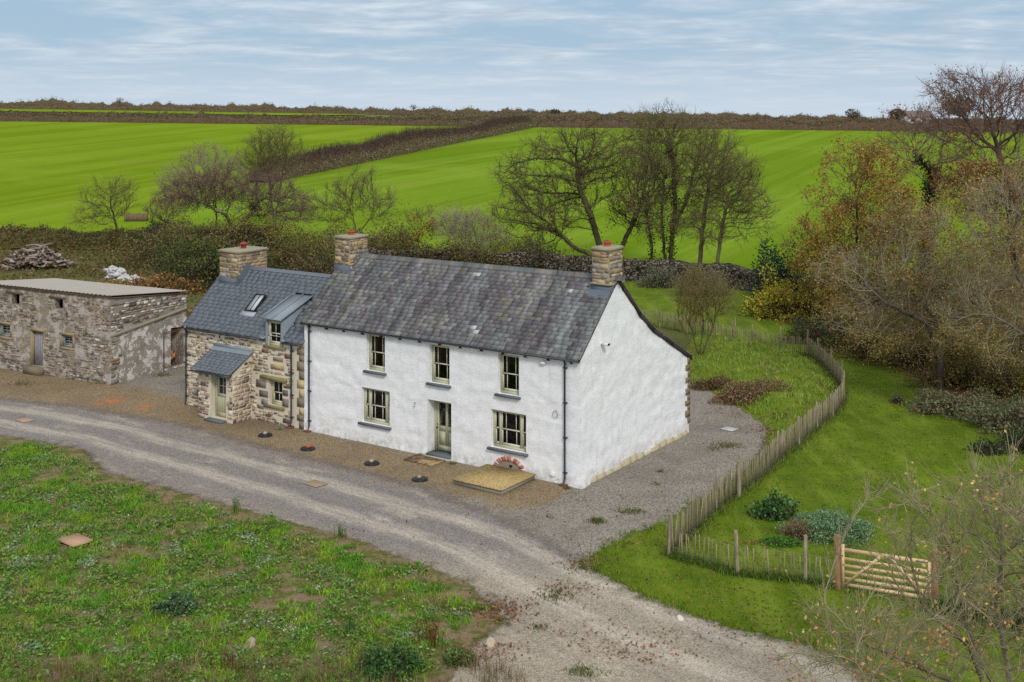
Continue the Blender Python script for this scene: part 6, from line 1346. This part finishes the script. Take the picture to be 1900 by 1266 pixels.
# tall dead grass along the bottom edge and by the track
P = scatter([(-14, 20), (-14, 29.2), (-6, 28.4), (-1.5, 28.6), (.4, 27.5), (.3, 20)], 26000, 20, 30); P = P[nz(P, .9, 2)+(27.9-P[:, 1])*.4 > .12]; P = P[::2]
g = Geo(); c = np.repeat(z3(P), 3, 0); c[:, :2] += RNG.normal(size=(len(c), 2))*.05; blades(g, c, .36, .012, pick([(140, 118, 84), (118, 94, 66), (150, 134, 98), (112, 112, 60), (96, 72, 56)], len(c)), .3)
tag(g.build('dead_grass', LEAF, uv=False), 'brown dead grass stalks along the bottom edge of the photo', 'grass', kind='stuff')
def stalks(name, px_, n, h_, cols, lb, r_=.16, w=.02, seeds=True):
    x, y = gp(*px_); root = empty(name, (x, y, 0), 0, lb, 'plant'); g = Geo(); b = RNG.normal(size=(n, 3))*(r_, r_, 0); b[:, 2] = 0; blades(g, b, h_, w, pick(cols, n), .18)
    if seeds: q = np.repeat(b, 10, 0)+RNG.normal(size=(n*10, 3))*.04; q[:, 2] = h_*(.3+.8*RNG.random(n*10)); leaf_quads(g, q, .05, pick(cols, len(q)))
    g.build('stalks', LEAF, root, uv=False)
RU = [(110, 58, 40), (92, 50, 36), (134, 78, 54)]
stalks('dock_plant', (795, 1205), 26, .6, RU, 'rusty red dock stalks near the bottom centre of the weeds'); stalks('dock_plant', (425, 1262), 16, .5, RU, 'brown dock stalks at the bottom edge left of the dark bush')
stalks('dock_plant', (640, 1255), 30, .55, [(134, 104, 90), (112, 88, 72), (150, 126, 100)], 'purplish dead seed heads beside the dark green bush at the bottom', .35)
stalks('thistle', (650, 1190), 12, .5, [(70, 108, 44), (88, 124, 52)], 'green upright thistle standing above the weeds in the centre', .05, .04); stalks('thistle', (440, 955), 14, .45, [(86, 116, 50), (110, 124, 60)], 'tall green weed at the edge of the track below the cottage', .08, .03)
stalks('ragwort', (630, 1008), 12, .4, [(96, 120, 50), (70, 98, 40)], 'green weed clump by the track edge below the drain covers', .12, .03)
# white flowers specks
g = Geo()
for px_, n in (((480, 1025), 26), ((548, 1180), 34), ((510, 1178), 10), ((770, 1125), 8), ((210, 1190), 6)):
    x, y = gp(*px_); c = RNG.normal(size=(n, 3))*(.25, .2, .03)+(x, y, .2); leaf_quads(g, c, .05, pick([(220, 226, 232), (190, 204, 214)], n, .05), up=.8)
tag(g.build('white_flowers', LEAF, uv=False), 'tiny white flowers scattered in clusters through the weeds', 'flowers', kind='stuff')
# lawn tufts
P = scatter(LAWN, 90000, 22, 62, -.25); g = Geo(); sdl = poly_sd(LAWN, P[:, 0], P[:, 1]); lt = litter(P[:, 0], P[:, 1]); k_ = (lt < .5) & (RNG.random(len(P)) < np.clip(1.5-P[:, 1]/50, .15, 1)); P = P[k_]; sdl = sdl[k_]
c = np.repeat(z3(P), 3, 0); c[:, :2] += RNG.normal(size=(len(c), 2))*.06; hh_ = np.repeat(np.where(sdl < .35, .12, .06), 3); blades(g, c, hh_, .022, pick([(98, 126, 14), (112, 138, 20), (86, 112, 12), (138, 150, 54)], len(c)), .5)
tag(g.build('lawn_tufts', LEAF, uv=False), 'short grass tufts standing in the mown lawn', 'grass', kind='stuff')
# longer growth along the fence foot, bank and wall foot
g = Geo(); fr_ = resample(FENCE+fp, .02); fr_ = fr_[fr_[:, 1] < 95]
for path, n, h_, sp, cols in ((resample(FENCE[:18], .03), 5000, .17, .13, [(104, 126, 44), (120, 138, 56), (86, 108, 40), (134, 126, 80)]), (resample(gps((1243, 1042), (1369, 1070), (1494, 1088), (1552, 1104)), .02), 2400, .15, .12, [(92, 118, 40), (108, 130, 50), (80, 102, 38)]), (resample(gps((1745, 1138), (2080, 1200)), .02), 3000, .3, .3, [(66, 94, 36), (84, 108, 44), (58, 78, 34)])):
    c = path[RNG.integers(0, len(path), n)]+RNG.normal(size=(n, 2))*sp; blades(g, z3(c), h_, .025, pick(cols, n), .5)
P = scatter(MOUND, 60000, 45, 72, -.2); zz = .02+mz(P[:, 0], P[:, 1]); m_ = nz(P, 1.1, 5) > -.12; P, zz = P[m_], zz[m_]; c = np.concatenate([P, zz[:, None]], 1); c = np.repeat(c, 3, 0)+RNG.normal(size=(len(c)*3, 3))*(.06, .06, .0); blades(g, c, .2, .03, pick([(118, 150, 40), (138, 158, 58), (96, 130, 34), (146, 140, 88)], len(c))*1.35, .5)
tag(g.build('rough_grass', LEAF, uv=False), 'longer uncut grass along the fence foot and over the garden bank', 'grass', kind='stuff')
# little weeds in the gravel
g = Geo()
for px_, r_, n, h_ in (((1108, 976), .22, 140, .12), ((1165, 957), .35, 120, .05), ((1350, 828), .5, 260, .07), ((1325, 838), .4, 130, .05), ((1052, 913), .12, 60, .08), ((520, 800), .2, 60, .05), ((775, 848), .18, 60, .06), ((840, 862), .15, 50, .06), ((1030, 1110), .5, 200, .07), ((1180, 955), .3, 120, .06), ((1218, 905), .2, 50, .05), ((1225, 878), .1, 40, .08), ((300, 698), .5, 120, .1), ((190, 712), .4, 120, .15), ((40, 715), .6, 120, .12), ((1085, 1060), .5, 160, .1), ((1000, 1165), .3, 80, .06), ((1085, 1255), .35, 120, .1), ((560, 795), .3, 60, .06)):
    x, y = gp(*px_); c = RNG.normal(size=(n, 3))*(r_*.6, r_*.5, 0)+(x, y, 0); c[:, 2] = .01; blades(g, c, h_, .028, pick([(96, 118, 48), (74, 92, 40), (124, 124, 66), (110, 84, 60)], n), .8)
tag(g.build('gravel_weeds', LEAF, uv=False), 'sparse weeds growing through the gravel and track', 'weeds', kind='stuff')
# fallen leaves
g = Geo(); FL = [(124, 82, 58), (150, 100, 68), (98, 66, 50), (168, 120, 84), (112, 76, 60)]
def fallen(px_, rx, ry, n, s=.085, z=.03):
    x, y = gp(*px_); c = RNG.normal(size=(n, 3))*(rx*.5, ry*.5, 0)+(x, y, 0); c[:, 2] = z+.03*RNG.random(n); leaf_quads(g, c, s, pick(FL, n), up=.9)
for a in (((1435, 805), 1.0, 1.6, 420), ((1455, 790), 1, 2, 300), ((1200, 1230), 1.3, .7, 150), ((1300, 1180), 1.5, .6, 60), ((1050, 1100), 1.0, .6, 110), ((930, 1140), .9, .9, 420), ((900, 1230), 1.0, .7, 220), ((1110, 1190), 2.2, 1.1, 130), ((1200, 1080), 3.0, .6, 50), ((1170, 1020), 1, .6, 60), ((1400, 1040), 4, 2, 130), ((1310, 1120), 4, 1, 90), ((1500, 1150), 3, 1.2, 160), ((1090, 1048), .8, .5, 120), ((1420, 1020), 1.4, .3, 110), ((1110, 955), 5, 4, 110), ((1480, 820), .5, 1, 50), ((1290, 960), .5, .5, 40), ((1360, 770), 1.6, 1.2, 130), ((700, 980), 3, 1.4, 30), ((1650, 900), 4, 5, 260)): fallen(*a)
P = scatter(LIT, 15000, 44, 90, -.4); c = z3(P, .05); leaf_quads(g, c, .16, pick(FL+[(90, 80, 56)], len(c)), up=.8)
P = scatter(gps((1640, 690), (1700, 735), (1800, 778), (1900, 820), (1900, 780), (1760, 700), (1650, 650)), 9000, 44, 66, -.3); leaf_quads(g, z3(P, .06), .13, pick([(156, 112, 88), (176, 132, 104), (130, 92, 72)], len(P)), up=.8)
tag(g.build('fallen_leaves', LEAF, uv=False), 'brown fallen leaves scattered over the track, lawn edge and under the trees', 'leaves', kind='stuff')
# undergrowth under right trees and scrubby ground left
g = Geo(); P = scatter(LIT, 45000, 44, 92, .1); P = P[nz(P, .5, 8) > -.12]; c = z3(P, .2); c[:, 2] = np.abs(RNG.normal(size=len(c))*.25); leaf_quads(g, c, .13, pick([(104, 116, 72), (124, 128, 88), (92, 104, 58), (140, 118, 86), (150, 122, 92), (116, 112, 74)], len(c))*1.3, up=.6)
P = np.stack([-62+50*RNG.random(26000), 68+48*RNG.random(26000)], 1); sd_ = poly_sd(GRAVEL, P[:, 0], P[:, 1]); P = P[(sd_ < -.3) & (nz(P, .25, 4)+.4*nz(P, .9, 4) > -.25)]; c = z3(P, .1); c[:, 2] = np.abs(RNG.normal(size=len(c))*.22); leaf_quads(g, c, .3, pick([(120, 100, 62), (98, 96, 50), (136, 112, 66), (84, 84, 44), (110, 80, 52)], len(c)), up=.2)
tag(g.build('undergrowth', LEAF, uv=False), 'low undergrowth beneath the right hand trees and on the rough ground behind the barn', 'undergrowth', kind='stuff')

# ================================================================== SKY, LIGHT, CAMERA
w = bpy.data.worlds.new('World'); SC.world = w; w.use_nodes = True; nt = w.node_tree; N = nt.nodes; Lk = nt.links
bg = N['Background']; bg.inputs[1].default_value = .1
sky = N.new('ShaderNodeTexSky'); sky.sky_type = 'NISHITA'; sky.sun_disc = False; sky.sun_elevation = math.radians(38); sky.sun_rotation = math.radians(164); sky.air_density = 1.2; sky.dust_density = 1.5; sky.ozone_density = 2
tc = N.new('ShaderNodeTexCoord'); sp = N.new('ShaderNodeSeparateXYZ'); Lk.new(tc.outputs['Generated'], sp.inputs[0])
def mth(op, a, b=0., clamp=False):
    n = N.new('ShaderNodeMath'); n.operation = op; n.use_clamp = clamp
    for i, v in enumerate((a, b)):
        if isinstance(v, bpy.types.NodeSocket): Lk.new(v, n.inputs[i])
        else: n.inputs[i].default_value = v
    return n.outputs[0]
z = mth('ADD', mth('MAXIMUM', sp.outputs[2], 0.), .08); cb = N.new('ShaderNodeCombineXYZ'); Lk.new(mth('DIVIDE', sp.outputs[0], z), cb.inputs[0]); Lk.new(mth('DIVIDE', sp.outputs[1], z), cb.inputs[1])
def wn(scale, sx, sy, det, rough, loc):
    mp_ = N.new('ShaderNodeMapping'); Lk.new(cb.outputs[0], mp_.inputs[0]); mp_.inputs['Scale'].default_value = (sx, sy, 1); mp_.inputs['Location'].default_value = loc
    n = N.new('ShaderNodeTexNoise'); Lk.new(mp_.outputs[0], n.inputs[0]); n.inputs['Scale'].default_value = scale; n.inputs['Detail'].default_value = det; n.inputs['Roughness'].default_value = rough; n.inputs['Distortion'].default_value = .4
    return n.outputs['Fac']
def rmp(f, *st):
    n = N.new('ShaderNodeValToRGB'); Lk.new(f, n.inputs[0]); cr = n.color_ramp
    while len(cr.elements) < len(st): cr.elements.new(.5)
    for e, (p, c) in zip(cr.elements, st): e.position = p; e.color = (*c, 1)
    return n.outputs[0]
def mxc(f, a, b, mode='MIX'):
    n = N.new('ShaderNodeMix'); n.data_type = 'RGBA'; n.blend_type = mode
    if isinstance(f, bpy.types.NodeSocket): Lk.new(f, n.inputs[0])
    else: n.inputs[0].default_value = f
    for i, v in ((6, a), (7, b)):
        if isinstance(v, bpy.types.NodeSocket): Lk.new(v, n.inputs[i])
        else: n.inputs[i].default_value = (*v, 1)
    return n.outputs[2]
SKYK = 10.9
def K(r, g_, b, k=1.): return tuple(q*SKYK*k for q in S(r, g_, b))
n1 = wn(1.1, .9, 1.0, 7, .6, (3.6, 1, 0)); n2 = wn(3.6, .9, 1.2, 7, .62, (8, 4, 0))
cl = mxc(rmp(n2, (.38, (0, 0, 0)), (.66, (1, 1, 1))), K(164, 180, 197), K(197, 208, 219))
body = mxc(rmp(n1, (.42, (0, 0, 0)), (.6, (1, 1, 1))), K(146, 174, 197), cl)
elev = sp.outputs[2]; hz = rmp(elev, (0., (1, 1, 1)), (.06, (.15, .15, .15)), (.12, (0, 0, 0)))
mixd = mxc(hz, body, K(190, 203, 217))
over = rmp(elev, (.09, (0, 0, 0)), (.5, (1, 1, 1)))         # the cloud sheet is brighter overhead
mixd = mxc(over, mixd, K(222, 224, 228, 1.03))
skyc = mxc(.93, sky.outputs[0], mixd); Lk.new(skyc, bg.inputs[0])
sun = bpy.data.lights.new('sun', 'SUN'); sun.energy = 1.5; sun.angle = math.radians(11); sun.color = (1, .97, .92); so = bpy.data.objects.new('sun', sun); COL.objects.link(so)
az = math.radians(164); e_ = math.radians(38); dv = Vector((math.sin(az)*math.cos(e_), math.cos(az)*math.cos(e_), math.sin(e_))); so.rotation_euler = dv.to_track_quat('Z', 'Y').to_euler(); so.location = (0, 0, 40)
cd = bpy.data.cameras.new('camera'); cd.sensor_width = 36; cd.lens = 36*F/1900; cd.shift_y = -(633-HY)/1900; cd.clip_end = 20000; cd.clip_start = .5
co = bpy.data.objects.new('camera', cd); COL.objects.link(co); co.location = (0, 0, H); co.rotation_euler = (math.pi/2, 0, 0); SC.camera = co
SC.view_settings.view_transform = 'Standard'; SC.view_settings.look = 'None'; SC.view_settings.exposure = .15; SC.view_settings.gamma = 1
SC.cycles.max_bounces = 6; SC.cycles.transparent_max_bounces = 12; SC.cycles.use_adaptive_sampling = True; SC.cycles.adaptive_threshold = .012
SC.cycles.use_denoising = False
